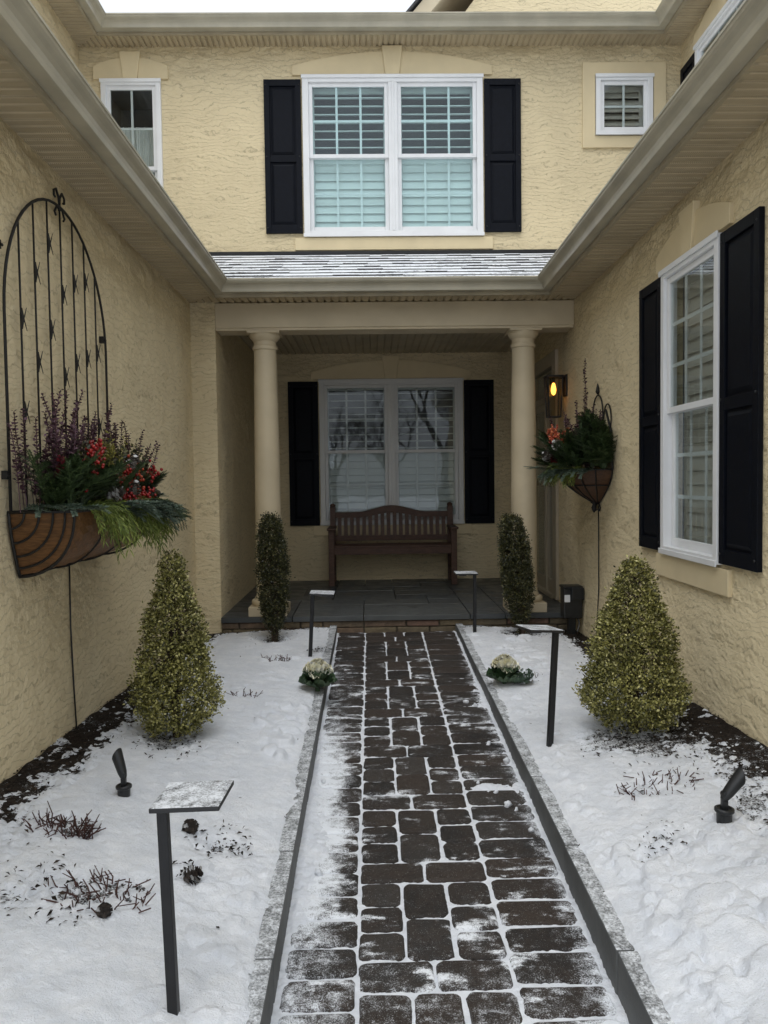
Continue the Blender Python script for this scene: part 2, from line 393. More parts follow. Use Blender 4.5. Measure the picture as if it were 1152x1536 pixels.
def grid_mesh(name, X, Y, Z, mat, smooth=True, parent=None):
    ny, nx = X.shape
    me = bpy.data.meshes.new(name)
    co = np.stack([X, Y, Z], -1).reshape(-1, 3)
    i = np.arange(nx * ny).reshape(ny, nx)
    q = np.stack([i[:-1, :-1], i[:-1, 1:], i[1:, 1:], i[1:, :-1]], -1).reshape(-1, 4)
    me.vertices.add(len(co)); me.vertices.foreach_set('co', co.ravel())
    me.loops.add(q.size); me.loops.foreach_set('vertex_index', q.ravel())
    me.polygons.add(len(q)); me.polygons.foreach_set('loop_start', np.arange(0, q.size, 4)); me.polygons.foreach_set('loop_total', np.full(len(q), 4))
    if smooth: me.polygons.foreach_set('use_smooth', np.ones(len(q), bool))
    me.update(calc_edges=True); me.validate()
    me.materials.append(M[mat])
    o = bpy.data.objects.new(name, me); COL.objects.link(o)
    if parent: attach(o, parent)
    return o

# ------------------------------------------------------------------ dimensions
XL, XR = -1.52, 1.77           # courtyard walls
YP = 6.60                      # porch edge
YW0 = 0.7                      # where the wings end, behind the picture's edge
ZS = 2.845                     # soffit
YB, YU = 9.0, 7.4              # porch back wall, upper wall
PX0, PX1 = -.305, .715         # paved path
def zpath(y): return -.056 * (6.6 - y)
def zkerb(y): return zpath(y) + .15 - .085 * np.clip((y - 2) / 4.6, 0, 1)
def zbed(x, y):
    x = np.asarray(x, float); y = np.asarray(y, float); zk = zkerb(y) - .012
    l = .11 - .029 * (y - 3.1); ul = np.clip((x + .39) / -1.13, 0, 1)
    r = .10 - .033 * (y - 3.4); ur = np.clip((x - .80) / .97, 0, 1)
    return np.where(x < .2, zk * (1 - ul) + l * ul, zk * (1 - ur) + r * ur)

# ------------------------------------------------------------------ ground and path
def ground():
    n = 70
    xs = np.concatenate([np.linspace(-70, -8, 20), np.linspace(-7, 7, 40), np.linspace(8, 70, 20)])
    ys = np.concatenate([np.linspace(-90, -12, 24), np.linspace(-11, 1.2, 50), np.linspace(2, 40, 18)])
    X, Y = np.meshgrid(xs, ys)
    Z = -.45 + fbm(X * .5, Y * .5, 3) * .10 - np.clip(-Y, 0, 90) * .008
    inside = (np.abs(X) < 60) & (Y > 1.0); Z = np.where(inside, -.75, Z)
    tag(grid_mesh('snowy_ground', X, Y, Z, 'snow'), kind='structure')
ground()

xs = np.array(sorted({PX0, -.085, PX1}))
def rounded_block(mb, x0, x1, y0, y1, h, rc):
    """tumbled paver: rounded corners, chamfered top, slightly uneven"""
    rc = min(rc, (x1 - x0) * .35, (y1 - y0) * .35)
    pts = []
    for cx, cy, a0 in ((x1 - rc, y1 - rc, 0), (x0 + rc, y1 - rc, 90), (x0 + rc, y0 + rc, 180), (x1 - rc, y0 + rc, 270)):
        for k in range(4):
            a = R(a0 + 30 * k); rr = rc * random.uniform(.85, 1.1); pts.append((cx + rr * math.cos(a), cy + rr * math.sin(a)))
    # extra points on the long sides so the edges wander
    P = []
    for i, p in enumerate(pts):
        q = pts[(i + 1) % len(pts)]; P.append(p)
        L = math.hypot(q[0] - p[0], q[1] - p[1])
        if L > .05:
            for tt in (.33, .67):
                P.append((p[0] + (q[0] - p[0]) * tt + random.uniform(-.002, .002), p[1] + (q[1] - p[1]) * tt + random.uniform(-.002, .002)))
    cx, cy = (x0 + x1) / 2, (y0 + y1) / 2; n = len(P)
    tilt = (random.uniform(-.02, .02), random.uniform(-.02, .02)); dz = random.uniform(-.002, .002)
    def ring(ins, zz):
        out = []
        for x, y in P:
            dx, dy = x - cx, y - cy
            sx = max(0, 1 - ins / max(.02, (x1 - x0) / 2)); sy = max(0, 1 - ins / max(.02, (y1 - y0) / 2))
            xx, yy = cx + dx * sx, cy + dy * sy
            out.append((xx, yy, zpath(yy) + zz + dz + tilt[0] * dx + tilt[1] * dy))
        return out
    rings = [ring(0, -.03), ring(0, h - .009), ring(.004, h - .003), ring(.010, h), ring(.03, h + .0005)]
    V = [p for g in rings for p in g]; F = []
    for i in range(len(rings) - 1):
        F += [(i * n + j, i * n + (j + 1) % n, (i + 1) * n + (j + 1) % n, (i + 1) * n + j) for j in range(n)]
    F.append(tuple(range((len(rings) - 1) * n, len(rings) * n)))
    mb.add(V, F)
def cover(x, y):
    """how thickly snow lies on the paving, about -1 (none) .. 1"""
    c = np.full(np.shape(x), -.55)
    n = fbm(x * 5, y * 4, 21, 4)
    edgeL = np.exp(-((x - PX0) / .06) ** 2) * (.45 + .25 * sstep(4.6, 3.6, y))
    band = np.exp(-((x + .23) / .11) ** 2) * np.exp(-((y - 3.15) / .50) ** 2) * .85
    band2 = np.exp(-((x + .20) / .12) ** 2) * np.exp(-((y - 4.35) / .35) ** 2) * .45
    edgeR = np.exp(-((PX1 - x) / .055) ** 2) * .65
    p1 = np.exp(-((x - .56) / .14) ** 2 - ((y - 3.62) / .06) ** 2) * .9
    p2 = np.exp(-((x - .62) / .10) ** 2 - ((y - 4.75) / .12) ** 2) * .75
    p3 = np.exp(-((x + .16) / .07) ** 2 - ((y - 5.5) / .10) ** 2) * .6
    near = 0
    return c + edgeL + band + band2 + edgeR + p1 + p2 + p3 + near + n * .55
def paving():
    mb = MB(); g = .0105; mod = .1437; y0 = 2.34 - .072 - mod * 12; yend = 6.585
    fx0, fx1 = -.063, .425; rowL = y0 - .03; rowR = y0 - .075
    def block(x0, x1, ya, yb):
        ya += g / 2; yb = min(yb - g / 2, yend)
        if yb - ya < .03: return
        rounded_block(mb, x0 + g / 2 + random.uniform(-.002, .002), x1 - g / 2 + random.uniform(-.002, .002), ya + random.uniform(-.002, .002), yb + random.uniform(-.002, .002), .012, .022)
    y = rowL
    while y < yend: h = mod * random.uniform(.92, 1.06); block(PX0 + .006, fx0 + random.uniform(-.004, .004), y, y + h); y += h
    y = rowR
    while y < yend: h = mod * random.uniform(.92, 1.06); block(fx1 + random.uniform(-.004, .004), PX1 - .006, y, y + h); y += h
    y = y0
    while y < yend:
        m = (fx0 + fx1) / 2 + random.uniform(-.015, .015)
        block(fx0, m, y, y + mod); block(m, fx1, y, y + mod); y += mod
        a, b = fx0 + .163 + random.uniform(-.006, .006), fx0 + .327 + random.uniform(-.006, .006)
        for k in range(3): block(fx0, a, y + k * mod, y + (k + 1) * mod); block(b, fx1, y + k * mod, y + (k + 1) * mod)
        for k in range(2): block(a, b, y + k * mod * 1.5, y + (k + 1) * mod * 1.5)
        y += 3 * mod
    o = mb.build('paver_path', 'paver', smooth=False)
    tag(o, kind='structure')
    s_ = .0062
    X, Y = np.meshgrid(np.arange(PX0 - .01, PX1 + .011, s_), np.arange(1.2, YP - .0, s_))
    c = cover(X, Y) + .42 * fbm(X * 60, Y * 60, 5, 3)
    Z = zpath(Y) + .0035 + .0055 * fbm(X * 9, Y * 9, 8) + .004 * fbm(X * 70, Y * 70, 9, 2) + np.clip(c - .02, 0, 1) * .022 + sstep(-.15, .25, c) * .004
    far = sstep(5.2, 6.4, Y); Z -= far * .004
    tag(grid_mesh('path_snow', X, Y, Z, 'snow'), kind='structure')
    # loose clods fallen on the paving
    cl = MB()
    for (x, y, r) in [(.60, 3.42, .022), (.63, 3.38, .013), (.57, 3.55, .012), (.68, 3.9, .016), (.62, 4.12, .017), (.55, 4.4, .010), (.66, 3.2, .013), (.50, 3.66, .01), (.63, 4.72, .02), (.58, 4.78, .015), (-.2, 5.5, .014), (-.25, 3.7, .012), (-.22, 2.9, .016)]:
        n0 = len(cl.v); cl.ball((x, y, zpath(y) + .012 + r * .3), r, 12, 8); cl.v[n0:] = [(x + (p[0] - x) * k_, y + (p[1] - y) * k_, p[2] - (1 - k_) * .01) for p in cl.v[n0:] for k_ in [.8 + 1.1 * float(fbm(np.array(p[0] * 42), np.array(p[1] * 42 + p[2] * 60), 5, 4))]]
    o = cl.build('snow_clods', 'snow', smooth=True); tag(o, kind='stuff')
    o['label'] = 'small lumps of snow scattered on the brick path'; o['category'] = 'snow clods'
paving()
def kerb(x_in, x_out, label):
    m = MB(); ys = np.arange(1.0, 6.61, .62)
    ends = list(ys) + [6.63]
    for a, b in zip(ends[:-1], ends[1:]):
        b -= .003
        sub = np.linspace(a, b, 6)
        for p, q in zip(sub[:-1], sub[1:]): pass
        pts = []
        zi = [(float(zpath(t)) - .12, float(zkerb(t))) for t in (a, b)]
        x0, x1 = min(x_in, x_out), max(x_in, x_out)
        dx = random.uniform(-.002, .002)
        m.add([(x0 + dx, a, zi[0][0]), (x1 + dx, a, zi[0][0]), (x1 + dx, b, zi[1][0]), (x0 + dx, b, zi[1][0]), (x0 + dx, a, zi[0][1]), (x1 + dx, a, zi[0][1]), (x1 + dx, b, zi[1][1]), (x0 + dx, b, zi[1][1])],
              [(0, 3, 2, 1), (4, 5, 6, 7), (0, 1, 5, 4), (1, 2, 6, 5), (2, 3, 7, 6), (3, 0, 4, 7)])
    tag(m.build('kerb_strip', 'kerb', bevel=.006), kind='structure')
kerb(PX0 - .004, PX0 - .066, ''); kerb(PX1 + .004, PX1 + .066, '')

# ---- planted beds: dark mulch sheet, and the snow lying on it as its own relief
LUMPS = []
def lump_field(X, Y, specs):
    H = np.zeros_like(X); s_ = X[0, 1] - X[0, 0]; x0, y0 = X[0, 0], Y[0, 0]
    for (cx, cy, r, h, kx, ky, asp, an) in specs:
        i0, i1 = int((cx - r * 1.6 - x0) / s_), int((cx + r * 1.6 - x0) / s_) + 1; j0, j1 = int((cy - r * 1.6 - y0) / s_), int((cy + r * 1.6 - y0) / s_) + 1
        i0, j0 = max(i0, 0), max(j0, 0); i1, j1 = min(i1, X.shape[1]), min(j1, X.shape[0])
        if i1 <= i0 or j1 <= j0: continue
        dx, dy = X[j0:j1, i0:i1] - cx, Y[j0:j1, i0:i1] - cy
        ca, sa = math.cos(an), math.sin(an); u = (dx * ca + dy * sa) / r; v = (-dx * sa + dy * ca) / (r * asp)
        wob = 1 + .22 * fbm(X[j0:j1, i0:i1] * 24, Y[j0:j1, i0:i1] * 24, int(cx * 100) % 50, 2)
        d = np.sqrt(u * u + v * v) * wob
        hh = h * sstep(1.0, .72, d) * (1 + kx * u + ky * v)
        H[j0:j1, i0:i1] = np.maximum(H[j0:j1, i0:i1], hh)
    return H
def lumps(n, xr, yr, rr, hr):
    return [(random.uniform(*xr), random.uniform(*yr), random.uniform(*rr) * (.6 + .4 * random.random()), random.uniform(*hr), random.uniform(-.6, .6), random.uniform(-.6, .6), random.uniform(.5, 1), random.uniform(0, 3.14)) for _ in range(n)]
BARE = [(-1.02, 3.82, .10, .16), (1.35, 3.76, .18, .22), (-.80, 6.2, .08, .1), (1.22, 6.33, .12, .14)]
def bed(x0, x1, wall_x, side):
    s_ = .0085
    X, Y = np.meshgrid(np.arange(x0, x1 + s_ * .5, s_), np.arange(1.0, 6.665, s_))
    B = zbed(X, Y)
    soil_s = .03
    Xs, Ys = np.meshgrid(np.arange(x0, x1 + soil_s * .5, soil_s), np.arange(1.0, 6.68, soil_s))
    so = tag(grid_mesh('mulch_bed', Xs, Ys, zbed(Xs, Ys) - .004 + .014 * fbm(Xs * 9, Ys * 9, 2), 'soil'), kind='structure')
    at = so.data.attributes.new('dust', 'FLOAT', 'POINT')
    dv = -.12 + .16 * sstep(.08, .34, np.abs(Xs - wall_x)) + .10 * fbm(Xs * 4, Ys * 4, 71)
    at.data.foreach_set('value', dv.ravel().astype(np.float32))
    d = np.abs(X - wall_x)
    wid = (.13 if side < 0 else .15) + .08 * fbm(X * 2, Y * 2, 31) + (.10 * sstep(3.6, 2.6, Y) if side > 0 else .12 * sstep(2.9, 1.8, Y))
    T = .022 + .012 * fbm(X * 3, Y * 3, 41) + .006 * fbm(X * 14, Y * 14, 42)
    bare = sstep(wid + .26, wid - .08, d)
    bare = np.maximum(bare, sstep(.20, .05, 6.66 - Y + .12 * fbm(X * 5, Y * 5, 51)))
    for bx, by, br, bw in BARE:
        dd = np.hypot(X - bx, (Y - by) * 1.2) + .10 * fbm(X * 7, Y * 7, 52)
        bare = np.maximum(bare, sstep(br + bw, br - .04, dd) * .9)
    for bx, by, br, k in ([(-.60, 2.84, .13, .72), (-.66, 2.60, .07, .66), (-.95, 2.45, .20, .56), (-1.15, 2.84, .16, .62), (-.69, 5.5, .10, .56), (-.76, 4.6, .09, .5), (-1.25, 2.3, .25, .56)] if side < 0 else [(1.2, 3.2, .17, .45), (1.08, 2.78, .10, .62), (.99, 2.68, .07, .6), (1.31, 2.80, .05, .5), (1.0, 4.95, .07, .6), (1.45, 3.1, .12, .5)]):
        dd = np.hypot((X - bx), (Y - by) * 1.6) / br + .9 * fbm(X * 13, Y * 13, 53)
        bare = np.maximum(bare, sstep(1.1, .3, dd) * k)
    grit = .026 * fbm(X * 48, Y * 48, 61, 3) + .016 * fbm(X * 20, Y * 12, 66, 3)
    T = T - bare * .040 + grit * sstep(.05, .45, bare) + .0036 * fbm(X * 50, Y * 50, 62, 2) + .004 * fbm(X * 22, Y * 22, 63, 2)
    if side > 0:
        L = lump_field(X, Y, lumps(560, (.86, 1.74), (1.2, 2.75), (.025, .085), (.006, .024)) + lumps(500, (.82, 1.74), (1.2, 2.9), (.012, .032), (.004, .012)) + lumps(14, (.9, 1.5), (1.7, 2.6), (.09, .14), (.02, .034))
                       + lumps(55, (.82, 1.25), (4.9, 6.2), (.03, .10), (.006, .018)) + lumps(40, (.82, .95), (3.0, 5.0), (.02, .045), (.006, .014)))
    else:
        L = lump_field(X, Y, lumps(40, (-.62, -.40), (3.7, 4.5), (.04, .09), (.012, .028)) + lumps(60, (-.62, -.39), (1.2, 2.7), (.03, .07), (.004, .014))
                       + lumps(40, (-1.4, -.42), (4.4, 6.2), (.03, .08), (.005, .012)))
    T = T + L * (1 - .9 * bare)
    ec = np.minimum(np.abs(X - (x1 if side < 0 else x0)) / .05, 1); T = T - (1 - ec) ** 1.3 * (.030 + .022 * fbm(X * 7, Y * 7, 88) + .02 * fbm(X * 30, Y * 30, 89))
    tag(grid_mesh('bed_snow', X, Y, B + T, 'snow'), kind='structure')
    # mulch chips where the snow is thin
    mb = MB(); k = 0
    while k < 7500:
        x = random.uniform(x0 + .01, x1 - .01); y = random.uniform(1.7, 6.6)
        j, i = int((y - 1.0) / s_), int((x - x0) / s_)
        if j >= X.shape[0] or i >= X.shape[1]: continue
        t = T[j, i]
        if random.random() > (1.0 if t < .002 else .10 if t < .012 else .0012): continue
        z = B[j, i] + max(t, 0) + .001; a = random.uniform(0, 6.28); L_ = random.uniform(.006, .026)
        mb.leaf((x, y, z), (math.cos(a), math.sin(a), random.uniform(-.2, .45)), (random.uniform(-.4, .4), random.uniform(-.4, .4), 1), L_, L_ * random.uniform(.18, .5), .1)
        k += 1
    o = tag(mb.build('mulch_chips', 'chip'), kind='stuff')
bed(XL - .02, PX0 - .030, XL, -1)
bed(PX1 + .030, XR + .02, XR, 1)
def bz(x, y): return float(zbed(x, y)) + .018

# ------------------------------------------------------------------ HOUSE
house = tag(empty('house', (0, 0, 0)), 'tan stucco house with a columned porch between two wings and snowy eaves', 'house')
def wall(name, plane, at, u0, u1, z0, z1, holes=(), out=-1, depth=.10, mat='stucco'):
    """wall sheet in plane 'x' or 'y' at coordinate 'at'; holes (u0,u1,z0,z1) with reveals; out = outward direction sign"""
    mb = MB(); us = sorted({u0, u1, *[h[0] for h in holes], *[h[1] for h in holes]}); zs = sorted({z0, z1, *[h[2] for h in holes], *[h[3] for h in holes]})
    P = (lambda u, d, z: (at - out * d, u, z)) if plane == 'x' else (lambda u, d, z: (u, at - out * d, z))
    for a, b in zip(us[:-1], us[1:]):
        for c, d in zip(zs[:-1], zs[1:]):
            um, zm = (a + b) / 2, (c + d) / 2
            if any(h[0] < um < h[1] and h[2] < zm < h[3] for h in holes): continue
            mb.quad(P(a, 0, c), P(b, 0, c), P(b, 0, d), P(a, 0, d))
    for (a, b, c, d) in holes:
        for (p, q) in (((a, c), (b, c)), ((b, c), (b, d)), ((b, d), (a, d)), ((a, d), (a, c))):
            mb.quad(P(p[0], 0, p[1]), P(q[0], 0, q[1]), P(q[0], depth, q[1]), P(p[0], depth, p[1]))
    return mb.build(name, mat, house)

def window(loc, rz, W, H, units=1, cols=3, rows=2, glass='glass', blind=None, curtain=False, frame='white', split=.5, tilt=(12, 70), pitch=.078):
    """double-hung window facing local -y, sill at z = 0"""
    mt = Matrix.Translation(loc) @ Matrix.Rotation(rz, 4, 'Z')
    def bld(mb, name, mat, parent, **k):
        mb.v = [tuple(mt @ Vector(p)) for p in mb.v]; return mb.build(name, mat, parent, **k)
    f = MB(); c = .058 if units == 2 else .047; h = W / 2
    f.box(-h, -h + c, -.032, .05, 0, H); f.box(h - c, h, -.032, .05, 0, H)
    f.box(-h + c, h - c, -.032, .05, H - c, H); f.box(-h + c, h - c, -.032, .05, 0, c * .8)
    f.box(-h - .006, h + .006, -.042, -.0325, -.010, .022); f.box(-h - .008, h + .008, -.044, -.0325, H - .024, H + .008)
    mw = .085 if units == 2 else 0
    if units == 2: f.box(-mw / 2, mw / 2, -.0305, .05, c * .8, H - c); f.box(-.012, .012, -.037, -.031, c * .8, H - c)
    win = bld(f, 'window', frame, house, bevel=.003)
    spans = [(-h + c, -mw / 2), (mw / 2, h - c)] if units == 2 else [(-h + c, h - c)]
    z0, z1 = c * .8, H - c; zm = z0 + (z1 - z0) * split
    for (a, b) in spans:
        levels = ((zm - .005, z1, -.012, rows), (z0, zm + .03, .018, rows)) if split else ((z0, z1, -.012, rows),)
        for li, (p, q, y, nr) in enumerate(levels):
            s = MB(); t = .036; tb = .05 if li else .036
            s.box(a, a + t, y, y + .028, p, q); s.box(b - t, b, y, y + .028, p, q)
            s.box(a + t, b - t, y + .001, y + .027, q - t, q); s.box(a + t, b - t, y + .001, y + .027, p, p + tb)
            bld(s, 'sash', frame, win, bevel=.003)
            g = MB(); g.box(a + t - .004, b - t + .004, y + .010, y + .014, p + tb - .004, q - t + .004)
            bld(g, 'pane', glass, win)
            u = MB(); bw = .0105
            for i in range(1, cols):
                x = a + t + (b - a - 2 * t) * i / cols; u.box(x - bw, x + bw, y + .0165, y + .022, p + tb, q - t)
            for i in range(1, nr):
                z = p + tb + (q - p - tb - t) * i / nr; u.box(a + t, b - t, y + .0172, y + .0226, z - bw, z + bw)
            if cols > 1: bld(u, 'muntin', frame, win)
        if blind:
            l = MB(); yb = .105
            l.box(a + .005, a + .045, yb - .014, yb + .014, z0, z1); l.box(b - .045, b - .005, yb - .014, yb + .014, z0, z1)
            l.box(a + .045, b - .045, yb - .012, yb + .012, z1 - .05, z1); l.box(a + .045, b - .045, yb - .012, yb + .012, z0, z0 + .05)
            l.box(a + .045, b - .045, yb - .012, yb + .012, zm - .02, zm + .02)
            for (p, q, ti) in ((z0 + .05, zm - .02, tilt[1]), (zm + .02, z1 - .05, tilt[0])):
                n = max(1, round((q - p) / pitch))
                for i in range(n):
                    z = p + (i + .5) * (q - p) / n; hw = .0445; an = R(ti)
                    ay = Vector((0, math.cos(an), math.sin(an))); az = Vector((0, -math.sin(an), math.cos(an)))
                    l.obox(((a + b) / 2, yb, z), Vector((1, 0, 0)), ay, az, (b - a) / 2 - .047, hw, .004)
            bld(l, 'louvered_blind', blind, win)
    if curtain:
        k = MB(); n = 60; zt, zb = z1 - .34, z0 + (z1 - z0) * .42
        for i in range(n):
            x = [-h + c + (W - 2 * c) * j / n for j in (i, i + 1)]; yy = [.09 + .014 * math.sin(j * 1.9) + .008 * math.sin(j * .7) for j in (i, i + 1)]
            k.quad((x[0], yy[0], zb), (x[1], yy[1], zb), (x[1], yy[1], zt), (x[0], yy[0], zt))
        bld(k, 'curtain', 'curtain', win)
    r = MB(); D = .55; e = .004
    a, b, c0, d0 = -h + e, h - e, e, H - e; y0 = .101
    r.quad((a, D, c0), (b, D, c0), (b, D, d0), (a, D, d0)); r.quad((a, y0, c0), (a, D, c0), (a, D, d0), (a, y0, d0)); r.quad((b, y0, c0), (b, D, c0), (b, D, d0), (b, y0, d0))
    r.quad((a, y0, c0), (b, y0, c0), (b, D, c0), (a, D, c0)); r.quad((a, y0, d0), (b, y0, d0), (b, D, d0), (a, D, d0))
    bld(r, 'room_interior', 'room', win)
    return win, mt

def header(mt, W, H, e=.09, hs=.085, hc=.215, th=.022, name='window_header'):
    mb = MB(); n = 14; x0 = W / 2 + e
    top = [(-x0 + 2 * x0 * i / n) for i in range(n + 1)]
    f = lambda x: H + .012 + hs + (hc - hs) * (1 - (x / x0) ** 2)
    kw = .085
    for sgn in (-1, 1):
        xx = [kw * sgn + (x0 - kw) * sgn * i / n for i in range(n + 1)]
        poly = [(kw * .8 * sgn, 0, H + .012)] + [(x, 0, f(x)) for x in xx] + [(x0 * sgn, 0, H + .012)]
        poly = [tuple(mt @ Vector((p[0], -th, p[2]))) for p in poly]
        mb.prism(poly, mt.to_3x3() @ Vector((0, th + .02, 0)))
    key = [(-kw * .78, H + .010), (kw * .78, H + .010), (kw * 1.15, f(0) + .045), (-kw * 1.15, f(0) + .045)]
    mb.prism([tuple(mt @ Vector((p[0], -th - .016, p[1]))) for p in key], mt.to_3x3() @ Vector((0, th + .03, 0)))
    mb.build(name, 'trim', house, bevel=.004)
def sill_trim(mt, W, e=.09, hh=.13):
    mb = MB(); x = W / 2 + e
    mb.prism([tuple(mt @ Vector(p)) for p in ((-x, -.02, -hh), (x, -.02, -hh), (x, -.02, -.014), (-x, -.02, -.014))], mt.to_3x3() @ Vector((0, .04, 0)))
    mb.build('window_sill', 'trim', house, bevel=.004)
def shutter(mt, x0, x1, z0, z1, y=-.028):
    mb = MB(); st = .052; W = x1 - x0; H = z1 - z0; zm = z0 + H * .485
    T = lambda p: tuple(mt @ Vector(p))
    sub = MB()
    sub.box(x0, x0 + st, y, -.002, z0, z1); sub.box(x1 - st, x1, y, -.002, z0, z1)
    for (a, b) in ((z0, z0 + .075), (zm - .03, zm + .03), (z1 - .06, z1)): sub.box(x0 + st, x1 - st, y + .001, -.002, a, b)
    sub.box(x0 + st, x1 - st, y + .016, -.003, z0 + .075, zm - .03); sub.box(x0 + st, x1 - st, y + .016, -.003, zm + .03, z1 - .06)
    for (a, b) in ((z0 + .075, zm - .03), (zm + .03, z1 - .06)):       # raised field
        i, j = .012, .034; p0, p1 = x0 + st, x1 - st
        sub.add([(p0 + i, y + .0155, a + i), (p1 - i, y + .0155, a + i), (p1 - i, y + .0155, b - i), (p0 + i, y + .0155, b - i),
                 (p0 + j, y + .004, a + j), (p1 - j, y + .004, a + j), (p1 - j, y + .004, b - j), (p0 + j, y + .004, b - j)],
                [(0, 1, 5, 4), (1, 2, 6, 5), (2, 3, 7, 6), (3, 0, 4, 7), (4, 5, 6, 7)])
    sub.v = [T(p) for p in sub.v]
    o = sub.build('shutter', 'black', house, bevel=.0025)
    for zz in (z0 + .05, z0 + H * .5, z1 - .05):
        for xx in (x0 + .018, x1 - .018):
            b = MB(); b.ball((xx, y - .001, zz), .007, 8, 4); b.v = [T(p) for p in b.v]; b.build('screw_head', 'plastic', o, smooth=True)

# ---- walls
RW = (3.84, 4.595, .868, 2.525)             # right wall window hole
DOOR = (7.32, 8.55, .16, 2.42)
wall('wall', 'x', XL, YW0, 6.652, -.5, 2.95, out=1)
wall('wall', 'y', 6.652, XL, -1.31, -.5, 2.95)
wall('wall', 'x', -1.31, 6.652, YB + .02, -.5, 2.95, out=1)
wall('wall', 'x', XR, YW0, YB + .02, -.5, 3.0, [RW, DOOR], out=-1)
BW = (-.585, 1.085, .806, 2.482)
wall('wall', 'y', YB, -1.32, XR + .02, -.3, 2.95, [BW])
UW = (-.593, 1.103, 3.628, 5.106); SW = (2.174, 2.715, 4.556, 5.103); LW = (-2.467, -1.912, 3.45, 5.076)
wall('wall', 'y', YU, -2.67, 2.99, 2.9, 5.5, [UW, SW, LW])
wall('wall', 'x', -2.67, YW0, YU, 2.7, 5.5, out=1)
RUW = (5.9, 7.02, 3.62, 5.16)
wall('wall', 'x', 2.99, YW0, YU, 2.7, 5.5, [RUW], out=-1)
e = MB(); e.quad((-9, YW0, -.6), (XL, YW0, -.6), (XL, YW0, 2.95), (-9, YW0, 2.95)); e.quad((XR, YW0, -.6), (9, YW0, -.6), (9, YW0, 2.95), (XR, YW0, 2.95))
e.quad((-9, YW0, 2.7), (-2.67, YW0, 2.7), (-2.67, YW0, 5.5), (-9, YW0, 5.5)); e.quad((2.99, YW0, 2.7), (9, YW0, 2.7), (9, YW0, 5.5), (2.99, YW0, 5.5))
for x in (-9, 9): e.quad((x, YW0, -.6), (x, 14, -.6), (x, 14, 5.5), (x, YW0, 5.5))
e.quad((-9, 14, -.6), (9, 14, -.6), (9, 14, 5.5), (-9, 14, 5.5))
e.build('wall', 'stucco', house)

# ---- windows
def W_at(hole, rz, plane_at, **k):
    W = hole[1] - hole[0]; H = hole[3] - hole[2]; cx = (hole[0] + hole[1]) / 2
    loc = (cx, plane_at, hole[2]) if rz == 0 else (plane_at, cx, hole[2])
    return (*window(loc, rz, W, H, **k), W, H)
win, mt, W_, H_ = W_at(UW, 0, YU, units=2, glass='lowe', blind='louver', tilt=(18, 76))
header(mt, W_, H_); sill_trim(mt, W_); shutter(mt, -W_ / 2 - .36, -W_ / 2 - .014, .028, H_ - .03); shutter(mt, W_ / 2 + .014, W_ / 2 + .36, .028, H_ - .03)
win, mt, W_, H_ = W_at(BW, 0, YB, units=2, blind='louver', frame='porchwhite', tilt=(8, 62))
header(mt, W_, H_); sill_trim(mt, W_); shutter(mt, -W_ / 2 - .36, -W_ / 2 - .014, -.01, H_ - .015); shutter(mt, W_ / 2 + .014, W_ / 2 + .36, -.01, H_ - .015)
win, mt, W_, H_ = W_at(SW, 0, YU, units=1, cols=2, rows=2, split=0, blind='louver_tan', tilt=(50, 50), pitch=.07)
s = MB(); x = W_ / 2 + .125
for b in ((-x, -W_ / 2 - .009, -.12, H_ + .12), (W_ / 2 + .009, x, -.12, H_ + .12), (-W_ / 2 - .009, W_ / 2 + .009, H_ + .009, H_ + .12), (-W_ / 2 - .009, W_ / 2 + .009, -.12, -.013)):
    s.box(b[0], b[1], -.02, .02, b[2], b[3])
s.v = [tuple(mt @ Vector(p)) for p in s.v]; s.build('window_surround', 'trim', house)
win, mt, W_, H_ = W_at(LW, 0, YU, units=1, cols=2, rows=2, curtain=True)
header(mt, W_, H_, .07, .12, .2)
win, mt, W_, H_ = W_at(RW, R(-90), XR, units=1, cols=3, rows=3, blind='louver_tan', tilt=(78, 80), pitch=.083)
header(mt, W_, H_, .10, .10, .20); sill_trim(mt, W_, .10, .15); shutter(mt, -W_ / 2 - .378, -W_ / 2 - .014, .0, H_ - .015); shutter(mt, W_ / 2 + .014, W_ / 2 + .40, .01, H_ - .012)
win, mt, W_, H_ = W_at(RUW, R(-90), 2.99, units=1, cols=3, rows=2)
shutter(mt, -W_ / 2 - .33, -W_ / 2 - .014, .0, H_ - .03); header(mt, W_, H_, .06)

